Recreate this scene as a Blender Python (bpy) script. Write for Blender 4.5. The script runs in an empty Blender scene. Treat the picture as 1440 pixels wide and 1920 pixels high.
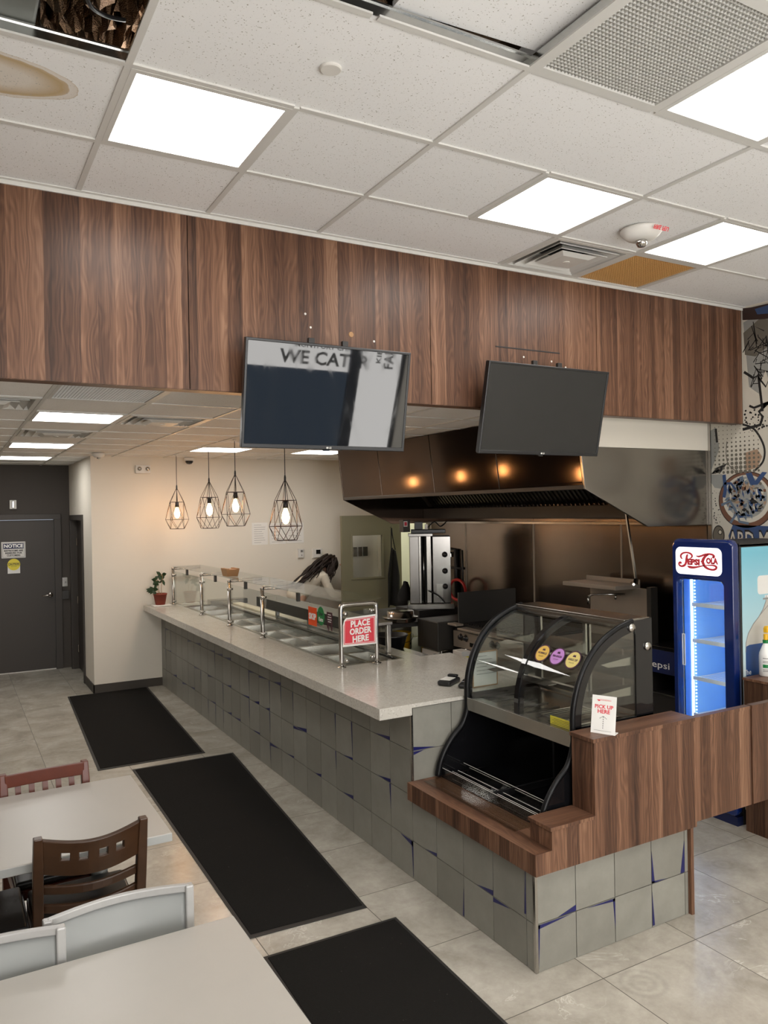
import bpy, bmesh, math, random
from mathutils import Vector, Matrix
random.seed(7)
PI = math.pi
C = bpy.context.scene.collection
S = bpy.context.scene

# ------------------------------------------------------------------ materials
def new_mat(name):
    m = bpy.data.materials.new(name); m.use_nodes = True
    nt = m.node_tree
    for n in list(nt.nodes): nt.nodes.remove(n)
    out = nt.nodes.new('ShaderNodeOutputMaterial')
    return m, nt, out

class G:
    """tiny node-graph helper"""
    def __init__(s, nt): s.nt = nt
    def put(s, sock, v):
        if isinstance(v, bpy.types.NodeSocket): s.nt.links.new(v, sock)
        elif v is not None:
            try: sock.default_value = v
            except Exception:
                sock.default_value = (*v, 1.0)
    def math(s, op, a, b=None, c=None, clamp=False):
        n = s.nt.nodes.new('ShaderNodeMath'); n.operation = op; n.use_clamp = clamp
        for i, v in enumerate((a, b, c)): s.put(n.inputs[i], v)
        return n.outputs[0]
    def pos(s):
        return s.nt.nodes.new('ShaderNodeNewGeometry').outputs['Position']
    def normal(s):
        return s.nt.nodes.new('ShaderNodeNewGeometry').outputs['True Normal']
    def island(s):
        return s.nt.nodes.new('ShaderNodeNewGeometry').outputs['Random Per Island']
    def sep(s, v):
        n = s.nt.nodes.new('ShaderNodeSeparateXYZ'); s.put(n.inputs[0], v); return n.outputs
    def comb(s, x, y, z):
        n = s.nt.nodes.new('ShaderNodeCombineXYZ')
        for i, v in enumerate((x, y, z)): s.put(n.inputs[i], v)
        return n.outputs[0]
    def noise(s, vec, scale=5, detail=3, rough=.55, dist=0, color=False):
        n = s.nt.nodes.new('ShaderNodeTexNoise'); s.put(n.inputs['Vector'], vec)
        n.inputs['Scale'].default_value = scale; n.inputs['Detail'].default_value = detail
        n.inputs['Roughness'].default_value = rough; n.inputs['Distortion'].default_value = dist
        return n.outputs['Color' if color else 'Fac']
    def voronoi(s, vec, scale=5, feature='F1', out='Distance'):
        n = s.nt.nodes.new('ShaderNodeTexVoronoi'); n.feature = feature; s.put(n.inputs['Vector'], vec)
        n.inputs['Scale'].default_value = scale
        return n.outputs[out]
    def white(s, vec):
        n = s.nt.nodes.new('ShaderNodeTexWhiteNoise'); s.put(n.inputs['Vector'], vec); return n.outputs
    def wave(s, vec, scale, dist, detail=2, dscale=1.0):
        n = s.nt.nodes.new('ShaderNodeTexWave'); s.put(n.inputs['Vector'], vec)
        n.inputs['Scale'].default_value = scale; n.inputs['Distortion'].default_value = dist
        n.inputs['Detail'].default_value = detail; n.inputs['Detail Scale'].default_value = dscale
        return n.outputs['Fac']
    def ramp(s, f, stops, interp='LINEAR'):
        n = s.nt.nodes.new('ShaderNodeValToRGB'); s.put(n.inputs[0], f)
        e = n.color_ramp.elements; n.color_ramp.interpolation = interp
        while len(e) < len(stops): e.new(.5)
        for el, (p, c) in zip(e, stops):
            el.position = p; el.color = (*c, 1) if len(c) == 3 else c
        return n.outputs[0]
    def mix(s, f, a, b, blend='MIX'):
        n = s.nt.nodes.new('ShaderNodeMix'); n.data_type = 'RGBA'; n.blend_type = blend
        s.put(n.inputs[0], f); s.put(n.inputs[6], a if isinstance(a, bpy.types.NodeSocket) else (*a, 1))
        s.put(n.inputs[7], b if isinstance(b, bpy.types.NodeSocket) else (*b, 1))
        return n.outputs[2]
    def bump(s, h, strength=.2, dist=.01):
        n = s.nt.nodes.new('ShaderNodeBump'); s.put(n.inputs['Height'], h)
        n.inputs['Strength'].default_value = strength; n.inputs['Distance'].default_value = dist
        return n.outputs[0]
    def bsdf(s, out, color=(.8, .8, .8), rough=.5, metal=0., spec=.5, normal=None, coat=0., emit=None, estr=0.):
        n = s.nt.nodes.new('ShaderNodeBsdfPrincipled')
        s.put(n.inputs['Base Color'], color if isinstance(color, bpy.types.NodeSocket) else (*color, 1))
        s.put(n.inputs['Roughness'], rough); s.put(n.inputs['Metallic'], metal)
        s.put(n.inputs['Specular IOR Level'], spec); n.inputs['Coat Weight'].default_value = coat
        n.inputs['Coat Roughness'].default_value = .08
        if normal is not None: s.put(n.inputs['Normal'], normal)
        if emit is not None:
            s.put(n.inputs['Emission Color'], emit if isinstance(emit, bpy.types.NodeSocket) else (*emit, 1))
            s.put(n.inputs['Emission Strength'], estr)
        s.nt.links.new(n.outputs[0], out.inputs[0])
        return n

def plain(name, color, rough=.5, metal=0., spec=.5, var=.06, scale=9., bump=0., coat=0.):
    """a painted / moulded surface with slight mottling"""
    m, nt, out = new_mat(name); g = G(nt)
    f = g.noise(g.pos(), scale, 4)
    a = tuple(c * (1 - var) for c in color); b = tuple(min(1, c * (1 + var)) for c in color)
    col = g.mix(f, a, b)
    r = g.math('MULTIPLY_ADD', f, .06, rough - .03, clamp=True)
    nrm = g.bump(g.noise(g.pos(), scale * 14, 3), bump, .004) if bump else None
    g.bsdf(out, col, r, metal, spec, nrm, coat)
    return m

def emitter(name, color, strength):
    m, nt, out = new_mat(name)
    e = nt.nodes.new('ShaderNodeEmission'); e.inputs[0].default_value = (*color, 1); e.inputs[1].default_value = strength
    nt.links.new(e.outputs[0], out.inputs[0])
    return m

def glassy(name, tint=(1, 1, 1), f0=.045, rough=.0):
    """a thin clear pane: sees straight through, mirrors more at grazing angles"""
    m, nt, out = new_mat(name); g = G(nt)
    t = nt.nodes.new('ShaderNodeBsdfTransparent'); t.inputs[0].default_value = (*tint, 1)
    r = nt.nodes.new('ShaderNodeBsdfGlossy'); r.inputs['Roughness'].default_value = rough
    ge = nt.nodes.new('ShaderNodeNewGeometry'); dt = nt.nodes.new('ShaderNodeVectorMath'); dt.operation = 'DOT_PRODUCT'
    nt.links.new(ge.outputs['Normal'], dt.inputs[0]); nt.links.new(ge.outputs['Incoming'], dt.inputs[1])
    k = g.math('POWER', g.math('SUBTRACT', 1.0, g.math('ABSOLUTE', dt.outputs['Value']), clamp=True), 5.0)
    mx = nt.nodes.new('ShaderNodeMixShader')
    nt.links.new(g.math('MULTIPLY_ADD', k, .75, f0, clamp=True), mx.inputs[0])
    nt.links.new(t.outputs[0], mx.inputs[1]); nt.links.new(r.outputs[0], mx.inputs[2])
    nt.links.new(mx.outputs[0], out.inputs[0])
    return m

def wood(name, top='x', tone=1.0, red=1.0):
    """walnut laminate: vertical grain on upright faces; lying faces run along x or y"""
    m, nt, out = new_mat(name); g = G(nt)
    x, y, z = g.sep(g.pos())
    nx, ny, nz = g.sep(g.normal())
    flat = g.math('GREATER_THAN', g.math('ABSOLUTE', nz), .6)
    up = g.math('SUBTRACT', 1., flat)
    xy = g.math('ADD', x, y)
    u = g.math('ADD', g.math('MULTIPLY', xy, up), g.math('MULTIPLY', y if top == 'x' else x, flat))
    v = g.math('ADD', g.math('MULTIPLY', z, up), g.math('MULTIPLY', x if top == 'x' else y, flat))
    warp = g.math('MULTIPLY', g.math('SUBTRACT', g.noise(g.comb(g.math('MULTIPLY', u, 5.), g.math('MULTIPLY', v, 1.3), 0), 1.5, 3), .5), .045)
    uw = g.math('ADD', u, warp)
    strip = g.math('FLOOR', g.math('MULTIPLY', g.math('ADD', u, g.math('MULTIPLY', warp, .25)), 12.7))
    rnd = g.white(g.comb(strip, 3.1, 0))[0]
    broad = g.noise(g.comb(g.math('MULTIPLY', uw, 20.), g.math('MULTIPLY', v, .35), g.math('MULTIPLY', rnd, 2.)), 1.0, 3, .6)
    band = g.noise(g.comb(g.math('MULTIPLY', uw, 75.), g.math('MULTIPLY', v, .8), 0), 1.0, 3, .6)
    cath = g.math('MULTIPLY_ADD', g.math('SINE', g.math('ADD', g.math('MULTIPLY', uw, 330.), g.math('MULTIPLY', g.noise(g.comb(g.math('MULTIPLY', u, 11.), g.math('MULTIPLY', v, 1.9), g.math('MULTIPLY', rnd, 7)), 1.0, 2, .5), 60.))), .5, .5)
    fine = g.noise(g.comb(g.math('MULTIPLY', uw, 420.), g.math('MULTIPLY', v, 5.), 0), 1.0, 3, .7)
    t = g.math('ADD', g.math('MULTIPLY', rnd, .15), g.math('ADD', g.math('MULTIPLY', broad, .42), g.math('ADD', g.math('MULTIPLY', band, .26), g.math('ADD', g.math('MULTIPLY', cath, .06), g.math('MULTIPLY', fine, .14)))))
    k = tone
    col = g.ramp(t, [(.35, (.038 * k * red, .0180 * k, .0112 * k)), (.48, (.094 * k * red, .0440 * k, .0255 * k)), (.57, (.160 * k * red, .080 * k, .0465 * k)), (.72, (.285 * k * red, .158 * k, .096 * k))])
    rgh = g.math('MULTIPLY_ADD', fine, .14, .30)
    g.bsdf(out, col, rgh, 0, .32, g.bump(fine, .10, .002))
    return m

M = {}
M['wood'] = wood('walnut_laminate', 'x')
M['wood_y'] = wood('walnut_laminate_lengthwise', 'y')
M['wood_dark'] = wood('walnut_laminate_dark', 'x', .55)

def floor_mat():
    m, nt, out = new_mat('porcelain_floor'); g = G(nt)
    x, y, z = g.sep(g.pos())
    p = .609
    fx = g.math('DIVIDE', g.math('SUBTRACT', x, 2.516 - 30 * p), p); fy = g.math('DIVIDE', g.math('SUBTRACT', y, 2.554 - 30 * p), p)
    ix, iy = g.math('FLOOR', fx), g.math('FLOOR', fy)
    rx, ry = g.math('FRACT', fx), g.math('FRACT', fy)
    w = .0035
    line = g.math('MAXIMUM', g.math('MAXIMUM', g.math('LESS_THAN', rx, w), g.math('GREATER_THAN', rx, 1 - w)),
                  g.math('MAXIMUM', g.math('LESS_THAN', ry, w), g.math('GREATER_THAN', ry, 1 - w)))
    rnd = g.white(g.comb(ix, iy, 0))
    off = g.comb(g.math('MULTIPLY', rnd[0], 40.), g.math('MULTIPLY', g.math('ADD', ix, iy), 3.7), 0)
    vec = g.nt.nodes.new('ShaderNodeVectorMath'); vec.operation = 'ADD'
    g.put(vec.inputs[0], g.pos()); g.put(vec.inputs[1], off)
    cloud = g.noise(vec.outputs[0], 3.2, 6, .62, .6)
    grit = g.noise(vec.outputs[0], 26, 5, .7)
    vein = g.noise(vec.outputs[0], 2.3, 5, .6, 1.6)
    vein = g.math('SMOOTHSTEP', .0, .018, g.math('ABSOLUTE', g.math('SUBTRACT', vein, .56))) if False else g.ramp(g.math('ABSOLUTE', g.math('SUBTRACT', vein, .57)), [(0, (1, 1, 1)), (.014, (0, 0, 0))])
    t = g.math('ADD', g.math('MULTIPLY', cloud, .75), g.math('MULTIPLY', grit, .25))
    col = g.ramp(t, [(.3, (.285, .258, .215)), (.5, (.405, .372, .318)), (.7, (.53, .495, .43))])
    patch = g.ramp(g.noise(vec.outputs[0], 1.7, 3), [(.5, (0, 0, 0)), (.62, (1, 1, 1))])
    col = g.mix(g.math('MULTIPLY', g.math('MULTIPLY', vein, patch), .5), col, (.72, .69, .62))
    # worn rings left on the tiles by a round stand
    def ring(cx, cy, rad):
        d = g.math('SQRT', g.math('ADD', g.math('POWER', g.math('SUBTRACT', x, cx), 2.), g.math('POWER', g.math('SUBTRACT', y, cy), 2.)))
        d = g.math('ADD', d, g.math('MULTIPLY', g.math('SUBTRACT', g.noise(g.pos(), 18, 3), .5), .03))
        s = g.math('SINE', g.math('MULTIPLY', d, 150.))
        return g.math('MULTIPLY', g.math('MULTIPLY_ADD', s, .5, .5), g.math('LESS_THAN', d, rad))
    rings = g.math('MAXIMUM', ring(2.64, 2.44, .115), ring(3.92, 3.0, .085))
    col = g.mix(g.math('MULTIPLY', rings, .17), col, (.16, .15, .125))
    col = g.mix(line, col, (.075, .065, .05))
    rg = g.math('ADD', g.math('MULTIPLY_ADD', grit, .07, .175), g.math('MULTIPLY', line, .4))
    g.bsdf(out, col, rg, 0, .5, g.bump(g.math('SUBTRACT', g.math('MULTIPLY', grit, .12), line), .15, .003))
    return m
M['floor'] = floor_mat()

def ceiling_mat(name, stain=False, tint=(1, 1, 1)):
    m, nt, out = new_mat(name); g = G(nt)
    pits = g.noise(g.pos(), 150, 2, .5)
    worm = g.noise(g.pos(), 38, 3, .7, 1.2)
    pit = g.math('MULTIPLY', g.math('LESS_THAN', pits, .335), g.math('GREATER_THAN', worm, .46))
    base = g.mix(g.noise(g.pos(), 2.2, 3), tuple(.84 * c for c in tint), tuple(.90 * c for c in tint))
    if stain:
        x, y, z = g.sep(g.pos())
        nz = g.math('SUBTRACT', g.noise(g.pos(), 6, 4), .5)
        dx = g.math('DIVIDE', g.math('SUBTRACT', x, .06), .375); dy = g.math('DIVIDE', g.math('SUBTRACT', y, 2.955), .155)
        d = g.math('ADD', g.math('SQRT', g.math('ADD', g.math('POWER', dx, 2.), g.math('POWER', dy, 2.))), g.math('MULTIPLY', nz, .22))
        base = g.mix(g.ramp(d, [(.0, (.0, .0, .0)), (.55, (.12, .12, .12)), (.84, (1, 1, 1)), (.90, (.75, .75, .75)), (.91, (.28, .28, .28)), (.985, (.35, .35, .35)), (.995, (.8, .8, .8)), (1.0, (0, 0, 0))]), base, (.50, .36, .19))
        base = g.mix(g.math('MULTIPLY', g.math('LESS_THAN', d, .90), .38), base, (.56, .44, .28))
    col = g.mix(pit, base, (.42, .40, .36))
    g.bsdf(out, col, .9, 0, .15, g.bump(g.math('SUBTRACT', worm, g.math('MULTIPLY', pit, .8)), .25, .003))
    return m
M['tile_c'] = ceiling_mat('acoustic_tile')
M['tile_s'] = ceiling_mat('acoustic_tile_stained', True)
M['tile_b'] = ceiling_mat('acoustic_tile_kitchen', False, (.95, .93, .9))
M['tee'] = plain('tee_white', (.66, .65, .62), .4, .0, .5, .04)
M['tee_steel'] = plain('tee_galvanised', (.55, .55, .53), .2, 1.0, .5, .1)

def wall_mat(name, col, var=.05, rough=.75):
    m, nt, out = new_mat(name); g = G(nt)
    f = g.noise(g.pos(), 1.6, 4)
    scuff = g.ramp(g.noise(g.pos(), 7, 5, .7), [(.62, (0, 0, 0)), (.8, (1, 1, 1))])
    c = g.mix(f, tuple(v * (1 - var) for v in col), tuple(v * (1 + var * .5) for v in col))
    c = g.mix(g.math('MULTIPLY', scuff, .12), c, tuple(v * .6 for v in col))
    g.bsdf(out, c, rough, 0, .3, g.bump(g.noise(g.pos(), 130, 3), .08, .002))
    return m
M['wall'] = wall_mat('wall_paint_white', (.74, .69, .60))
M['wall_grey'] = wall_mat('wall_paint_charcoal', (.072, .063, .056), .08)
M['wall_mid'] = wall_mat('wall_paint_taupe', (.24, .20, .16), .08)
M['wall_dark_door'] = wall_mat('door_paint_charcoal', (.062, .054, .048), .06, .45)
M['base_grey'] = wall_mat('rubber_base_grey', (.062, .053, .044), .1, .5)
M['wall_room'] = wall_mat('wall_paint_cream', (.82, .82, .62))
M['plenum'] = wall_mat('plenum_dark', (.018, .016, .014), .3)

def tile_mat():
    m, nt, out = new_mat('cement_tile_grey'); g = G(nt)
    r = g.island()
    f = g.noise(g.pos(), 7, 5, .65)
    col = g.mix(f, (.175, .168, .145), (.315, .306, .266))
    col = g.mix(g.math('MULTIPLY', r, .45), col, (.14, .132, .112))
    g.bsdf(out, col, g.math('MULTIPLY_ADD', f, .2, .38), 0, .4, g.bump(g.noise(g.pos(), 40, 4), .1, .003))
    return m
M['ctile'] = tile_mat()
M['grout'] = plain('grout_pale', (.40, .39, .35), .85)
M['tblue'] = plain('tile_inlay_navy', (.007, .008, .085), .36)
def quartz_mat():
    m, nt, out = new_mat('quartz_grey'); g = G(nt)
    sp = g.voronoi(g.pos(), 120, out='Color'); a, b, c = g.sep(sp)
    n = g.noise(g.pos(), 9, 5, .7)
    col = g.mix(n, (.46, .435, .385), (.56, .535, .48))
    col = g.mix(g.math('MULTIPLY', g.math('GREATER_THAN', a, .86), .45), col, (.36, .335, .29))
    col = g.mix(g.math('MULTIPLY', g.math('GREATER_THAN', b, .93), .5), col, (.66, .63, .58))
    g.bsdf(out, col, g.math('MULTIPLY_ADD', n, .12, .12), 0, .5)
    return m
M['quartz'] = quartz_mat()
def steel_mat(name, col, rough, axis='z', streak=.1):
    m, nt, out = new_mat(name); g = G(nt)
    x, y, z = g.sep(g.pos())
    if axis == 'z': v = g.comb(g.math('MULTIPLY', x, 60.), g.math('MULTIPLY', y, 60.), g.math('MULTIPLY', z, 1.5))
    else: v = g.comb(g.math('MULTIPLY', x, 2.), g.math('MULTIPLY', y, 2.), g.math('MULTIPLY', z, 90.))
    s = g.noise(v, 1, 4, .6); big = g.noise(g.pos(), 2.4, 4)
    c = g.mix(big, tuple(q * .75 for q in col), tuple(min(1, q * 1.15) for q in col))
    r = g.math('ADD', g.math('MULTIPLY_ADD', s, .06, -.03), g.math('MULTIPLY_ADD', big, .05, rough - .025))
    g.bsdf(out, c, r, 1.0, .5, g.bump(s, .03, .001))
    return m
M['steel'] = steel_mat('brushed_steel', (.44, .42, .39), .21)
M['steel_h'] = steel_mat('brushed_steel_horizontal', (.42, .40, .37), .21, 'x')
M['steel_wall'] = steel_mat('stainless_wall_sheet', (.30, .245, .205), .215, 'x')
M['steel_hood'] = steel_mat('hood_steel', (.30, .28, .255), .20)
M['steel_brown'] = plain('hood_steel_browned', (.062, .042, .031), .10, .9, .5, .3, 2.5)
M['steel_broil'] = steel_mat('broiler_steel', (.30, .285, .27), .20)
M['steel_lit'] = plain('griddle_front_steel', (.40, .345, .285), .36, .45, .5, .12, 6)  # paler, warmer, less metallic steel copy; warm light put into its colour
M['chrome'] = plain('chrome', (.52, .50, .47), .16, 1.0)
M['post'] = steel_mat('post_steel', (.46, .44, .41), .2)
M['black'] = plain('black_plastic', (.012, .012, .013), .35)
M['trim_black'] = plain('case_trim_black', (.005, .005, .0055), .34, 0, .22)
M['black_gloss'] = plain('black_gloss', (.006, .006, .007), .08, 0, .6)
M['black_metal'] = plain('black_iron', (.014, .012, .011), .45)
M['wire'] = plain('copper_black_wire', (.035, .018, .012), .35, .6)
M['dark_grey'] = plain('dark_grey_steel', (.045, .042, .038), .4, .3)
M['white_p'] = plain('white_plastic', (.72, .70, .66), .4)
M['white_paper'] = plain('white_paper', (.80, .78, .74), .7)
M['white_gloss'] = plain('white_enamel', (.80, .79, .76), .2)
M['red_sign'] = plain('sign_red', (.62, .045, .065), .35)
M['orange'] = plain('decal_orange', (.72, .075, .008), .4)
M['green'] = plain('decal_green', (.006, .19, .045), .4)
M['maroon'] = plain('decal_maroon', (.055, .008, .018), .4)
M['yellow'] = plain('yellow_plastic', (.75, .42, .012), .4)
M['lemon'] = plain('caution_yellow', (.78, .66, .04), .45)
M['gold'] = plain('sticker_gold', (.72, .47, .10), .4)
M['lilac'] = plain('sticker_lilac', (.50, .24, .58), .4)
M['cream_st'] = plain('sticker_cream', (.70, .58, .20), .4)
M['plum'] = plain('sticker_dark_rim', (.06, .02, .05), .4)
M['ink'] = plain('ink_black', (.015, .015, .016), .6)
M['navy_ink'] = plain('ink_navy', (.018, .022, .075), .5)
M['red_ink'] = plain('ink_red', (.70, .03, .05), .5)
M['grey_ink'] = plain('ink_grey', (.25, .24, .23), .6)
M['laminate'] = plain('table_laminate_grey', (.40, .378, .342), .34, 0, .5, .03, 14)
M['laminate_edge'] = plain('table_edge_grey', (.36, .37, .36), .4)
M['chair_grey'] = plain('chair_metal_grey', (.235, .243, .238), .36, .0, .5, .03, 3)
M['chair_frame'] = plain('chair_frame_silver', (.37, .365, .355), .34, .1, .5, .03, 3)
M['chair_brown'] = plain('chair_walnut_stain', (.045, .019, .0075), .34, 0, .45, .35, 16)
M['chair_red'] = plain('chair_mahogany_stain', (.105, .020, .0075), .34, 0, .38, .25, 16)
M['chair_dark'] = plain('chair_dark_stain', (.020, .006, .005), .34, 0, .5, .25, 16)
M['vinyl'] = plain('black_vinyl', (.014, .013, .013), .32, 0, .5, .1, 20, .15)
def mat_carpet():
    m, nt, out = new_mat('mat_black_pile'); g = G(nt)
    n = g.noise(g.pos(), 260, 3, .8); b = g.noise(g.pos(), 3, 4)
    fl = g.math('GREATER_THAN', g.noise(g.pos(), 75, 1), .80)
    col = g.mix(n, (.004, .004, .004), (.020, .018, .016))
    col = g.mix(g.math('MULTIPLY', b, .35), col, (.020, .018, .015))
    col = g.mix(g.math('MULTIPLY', fl, .5), col, (.16, .15, .13))
    g.bsdf(out, col, .95, 0, .12, g.bump(n, .8, .006))
    return m
M['mat'] = mat_carpet()
M['mat_edge'] = plain('mat_rubber_edge', (.020, .018, .016), .6)
M['navy'] = plain('cooler_navy', (.004, .016, .105), .10, 0, .55, .05, 3, 0, .5)
M['navy_dark'] = plain('cooler_navy_matte', (.006, .012, .06), .4)
M['cooler_deep'] = plain('cooler_lining_deep_blue', (.07, .22, .72), .4)
M['cooler_in'] = plain('cooler_lining_blue', (.30, .56, .94), .4)
M['led'] = emitter('led_white', (.88, .94, 1.0), 5)
M['led_hid'] = emitter('led_white_side', (.90, .95, 1.0), 34)  # unseen glow added to brighten the cooler lining
M['header'] = emitter('header_lit_white', (1.0, .98, .97), 1.6)
M['panel'] = emitter('light_diffuser', (1.0, .972, .93), 13)
M['bulb'] = emitter('bulb_filament_glass', (1.0, .50, .18), 75)
def screen_mat():
    m, nt, out = new_mat('tv_screen'); g = G(nt)
    smear = g.noise(g.comb(g.math('MULTIPLY', g.sep(g.pos())[0], 9.), g.math('MULTIPLY', g.sep(g.pos())[2], 2.5), 0), 1.0, 4, .6, 1.2)
    col = g.mix(smear, (.006, .007, .0085), (.013, .0135, .0135))
    g.bsdf(out, col, g.math('MULTIPLY_ADD', g.ramp(smear, [(.5, (0, 0, 0)), (.75, (1, 1, 1))]), .05, .022), 0, .62)
    return m
M['screen'] = screen_mat()
M['bezel'] = plain('tv_bezel', (.010, .010, .011), .3)
M['glass'] = glassy('clear_glass', (.95, .975, .965))
M['glass2'] = glassy('case_glass', (.93, .95, .94), .075)
M['acrylic'] = glassy('clear_acrylic', (.90, .90, .88), .07, .05)
M['kraft'] = plain('kraft_board', (.40, .225, .105), .75)
M['terracotta'] = plain('terracotta', (.20, .030, .015), .6)
M['leaf'] = plain('leaf_green', (.018, .042, .012), .5, 0, .4, .4, 30)
M['soil'] = plain('soil', (.02, .013, .008), .9)
M['cut_board'] = plain('cutting_board_cream', (.72, .66, .50), .5)
M['door_k'] = wall_mat('kitchen_door_paint', (.21, .192, .125), .05, .5)
M['apron'] = plain('apron_black', (.010, .010, .010), .85, 0, .3, .3)
M['foil'] = plain('foil_insulation', (.12, .075, .045), .20, 1.0, .5, .5, 18, .9)
M['duct'] = plain('duct_grey', (.17, .18, .165), .5, .2, .5, .3)
M['filter_grey'] = plain('return_filter_grey', (.30, .29, .27), .8, 0, .3, .15)
M['filter_tan'] = plain('return_filter_tan', (.85, .50, .20), .8, 0, .3, .15)
M['louvre_amber'] = plain('eggcrate_amber', (.62, .36, .13), .35)
M['louvre'] = plain('eggcrate_plastic', (.60, .59, .56), .35)
M['skin'] = plain('skin', (.50, .29, .20), .5)
M['shirt'] = plain('shirt_cream', (.62, .57, .47), .8, 0, .3, .12, 22)
M['trouser'] = plain('trousers_black', (.02, .02, .022), .8)
M['hair'] = plain('hair_brown', (.014, .0065, .0035), .5, 0, .35, .35, 30)
M['red_hose'] = plain('hose_red', (.55, .02, .015), .4)
M['sky_print'] = None
M['white_print'] = plain('print_white', (.74, .73, .70), .35)
M['clear_print'] = plain('print_clear_bottle', (.50, .48, .43), .35, 0, .5, .15, 5)
M['blue_print'] = plain('print_blue_label', (.010, .055, .20), .35, 0, .5, .2, 4)
def sky_print():
    m, nt, out = new_mat('print_sky_blue'); g = G(nt)
    x, y, z = g.sep(g.pos())
    col = g.ramp(g.math('DIVIDE', g.math('SUBTRACT', z, .7), 1.2), [(.0, (.70, .72, .70)), (.35, (.50, .66, .70)), (.9, (.17, .46, .58))])
    g.bsdf(out, col, .35); return m
M['sky_print'] = sky_print()
# ------------------------------------------------------------------ geometry helpers
class MB:
    def __init__(s): s.v = []; s.f = []; s.m = []; s.k = 0
    def add(s, vs, fs):
        o = len(s.v); s.v += [tuple(p) for p in vs]
        for f in fs: s.f.append([o + i for i in f]); s.m.append(s.k)
        return s
    def mat(s, k): s.k = k; return s
    def box(s, x0, x1, y0, y1, z0, z1):
        vs = [(x, y, z) for z in (z0, z1) for y in (y0, y1) for x in (x0, x1)]
        return s.add(vs, [(0, 2, 3, 1), (4, 5, 7, 6), (0, 1, 5, 4), (2, 6, 7, 3), (0, 4, 6, 2), (1, 3, 7, 5)])
    def obox(s, c, size, rot):
        R = rot if isinstance(rot, Matrix) else Matrix.Rotation(rot, 3, 'Z')
        hx, hy, hz = (q / 2 for q in size); c = Vector(c)
        vs = [c + R @ Vector((x, y, z)) for z in (-hz, hz) for y in (-hy, hy) for x in (-hx, hx)]
        return s.add(vs, [(0, 2, 3, 1), (4, 5, 7, 6), (0, 1, 5, 4), (2, 6, 7, 3), (0, 4, 6, 2), (1, 3, 7, 5)])
    def beam(s, a, b, w, h=None):
        """square bar from a to b"""
        h = h or w; a = Vector(a); b = Vector(b); d = (b - a).normalized()
        u = d.cross(Vector((0, 0, 1)));
        if u.length < 1e-3: u = Vector((1, 0, 0))
        u.normalize(); v = u.cross(d)
        vs = [p + u * (i * w / 2) + v * (j * h / 2) for p in (a, b) for i, j in ((-1, -1), (1, -1), (1, 1), (-1, 1))]
        return s.add(vs, [(3, 2, 1, 0), (4, 5, 6, 7)] + [(i, (i + 1) % 4, 4 + (i + 1) % 4, 4 + i) for i in range(4)])
    def tube(s, pts, r, n=8, closed=False, caps=True):
        P = [Vector(p) for p in pts]; N = len(P); o = len(s.v)
        rr = r if isinstance(r, (list, tuple)) else [r] * N
        prev = None
        for i in range(N):
            if closed: t = (P[(i + 1) % N] - P[i - 1])
            else: t = P[min(i + 1, N - 1)] - P[max(i - 1, 0)]
            t = t.normalized()
            if prev is None:
                u = t.cross(Vector((0, 0, 1)));
                if u.length < 1e-3: u = t.cross(Vector((1, 0, 0)))
            else: u = prev - t * prev.dot(t)
            u.normalize(); prev = u; w = t.cross(u)
            for k in range(n):
                a = 2 * PI * k / n; s.v.append(tuple(P[i] + (u * math.cos(a) + w * math.sin(a)) * rr[i]))
        for i in range(N if closed else N - 1):
            j = (i + 1) % N
            for k in range(n):
                l = (k + 1) % n; s.f.append([o + i * n + k, o + i * n + l, o + j * n + l, o + j * n + k]); s.m.append(s.k)
        if caps and not closed:
            s.f.append([o + k for k in range(n)][::-1]); s.m.append(s.k)
            s.f.append([o + (N - 1) * n + k for k in range(n)]); s.m.append(s.k)
        return s
    def lathe(s, prof, c=(0, 0, 0), n=20, axis='z'):
        o = len(s.v); c = Vector(c)
        for r, z in prof:
            for k in range(n):
                a = 2 * PI * k / n; p = (r * math.cos(a), r * math.sin(a), z)
                if axis == 'x': p = (p[2], p[0], p[1])
                if axis == 'y': p = (p[0], p[2], p[1])
                s.v.append(tuple(c + Vector(p)))
        for i in range(len(prof) - 1):
            for k in range(n):
                l = (k + 1) % n; q = [o + i * n + k, o + i * n + l, o + (i + 1) * n + l, o + (i + 1) * n + k]
                s.f.append(q if axis != 'y' else q[::-1]); s.m.append(s.k)
        for i, rev in ((0, True), (len(prof) - 1, False)):
            if prof[i][0] > 1e-5:
                q = [o + i * n + k for k in range(n)]
                s.f.append(q[::-1] if rev != (axis == 'y') else q); s.m.append(s.k)
        return s
    def prism(s, poly, O, U, V, d):
        """polygon in plane (O,U,V) extruded by vector d"""
        O, U, V, d = Vector(O), Vector(U), Vector(V), Vector(d)
        a = [O + U * p[0] + V * p[1] for p in poly]; n = len(a)
        if U.cross(V).dot(d) > 0: fl = False
        else: fl = True
        vs = a + [p + d for p in a]
        fs = [list(range(n))[::-1], list(range(n, 2 * n))] + [[i, (i + 1) % n, n + (i + 1) % n, n + i] for i in range(n)]
        if fl: fs = [f[::-1] for f in fs]
        return s.add(vs, fs)
    def ring(s, outer, inner, O, U, V, d):
        """slab with a hole: outer and inner outlines of equal count"""
        O, U, V, d = Vector(O), Vector(U), Vector(V), Vector(d); n = len(outer)
        A = [O + U * p[0] + V * p[1] for p in outer]; B = [O + U * p[0] + V * p[1] for p in inner]
        vs = A + B + [p + d for p in A] + [p + d for p in B]; fs = []
        for i in range(n):
            j = (i + 1) % n
            fs += [[i, n + i, n + j, j], [2 * n + i, 2 * n + j, 3 * n + j, 3 * n + i], [i, j, 2 * n + j, 2 * n + i], [n + j, n + i, 3 * n + i, 3 * n + j]]
        if U.cross(V).dot(d) < 0: fs = [f[::-1] for f in fs]
        return s.add(vs, fs)
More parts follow.
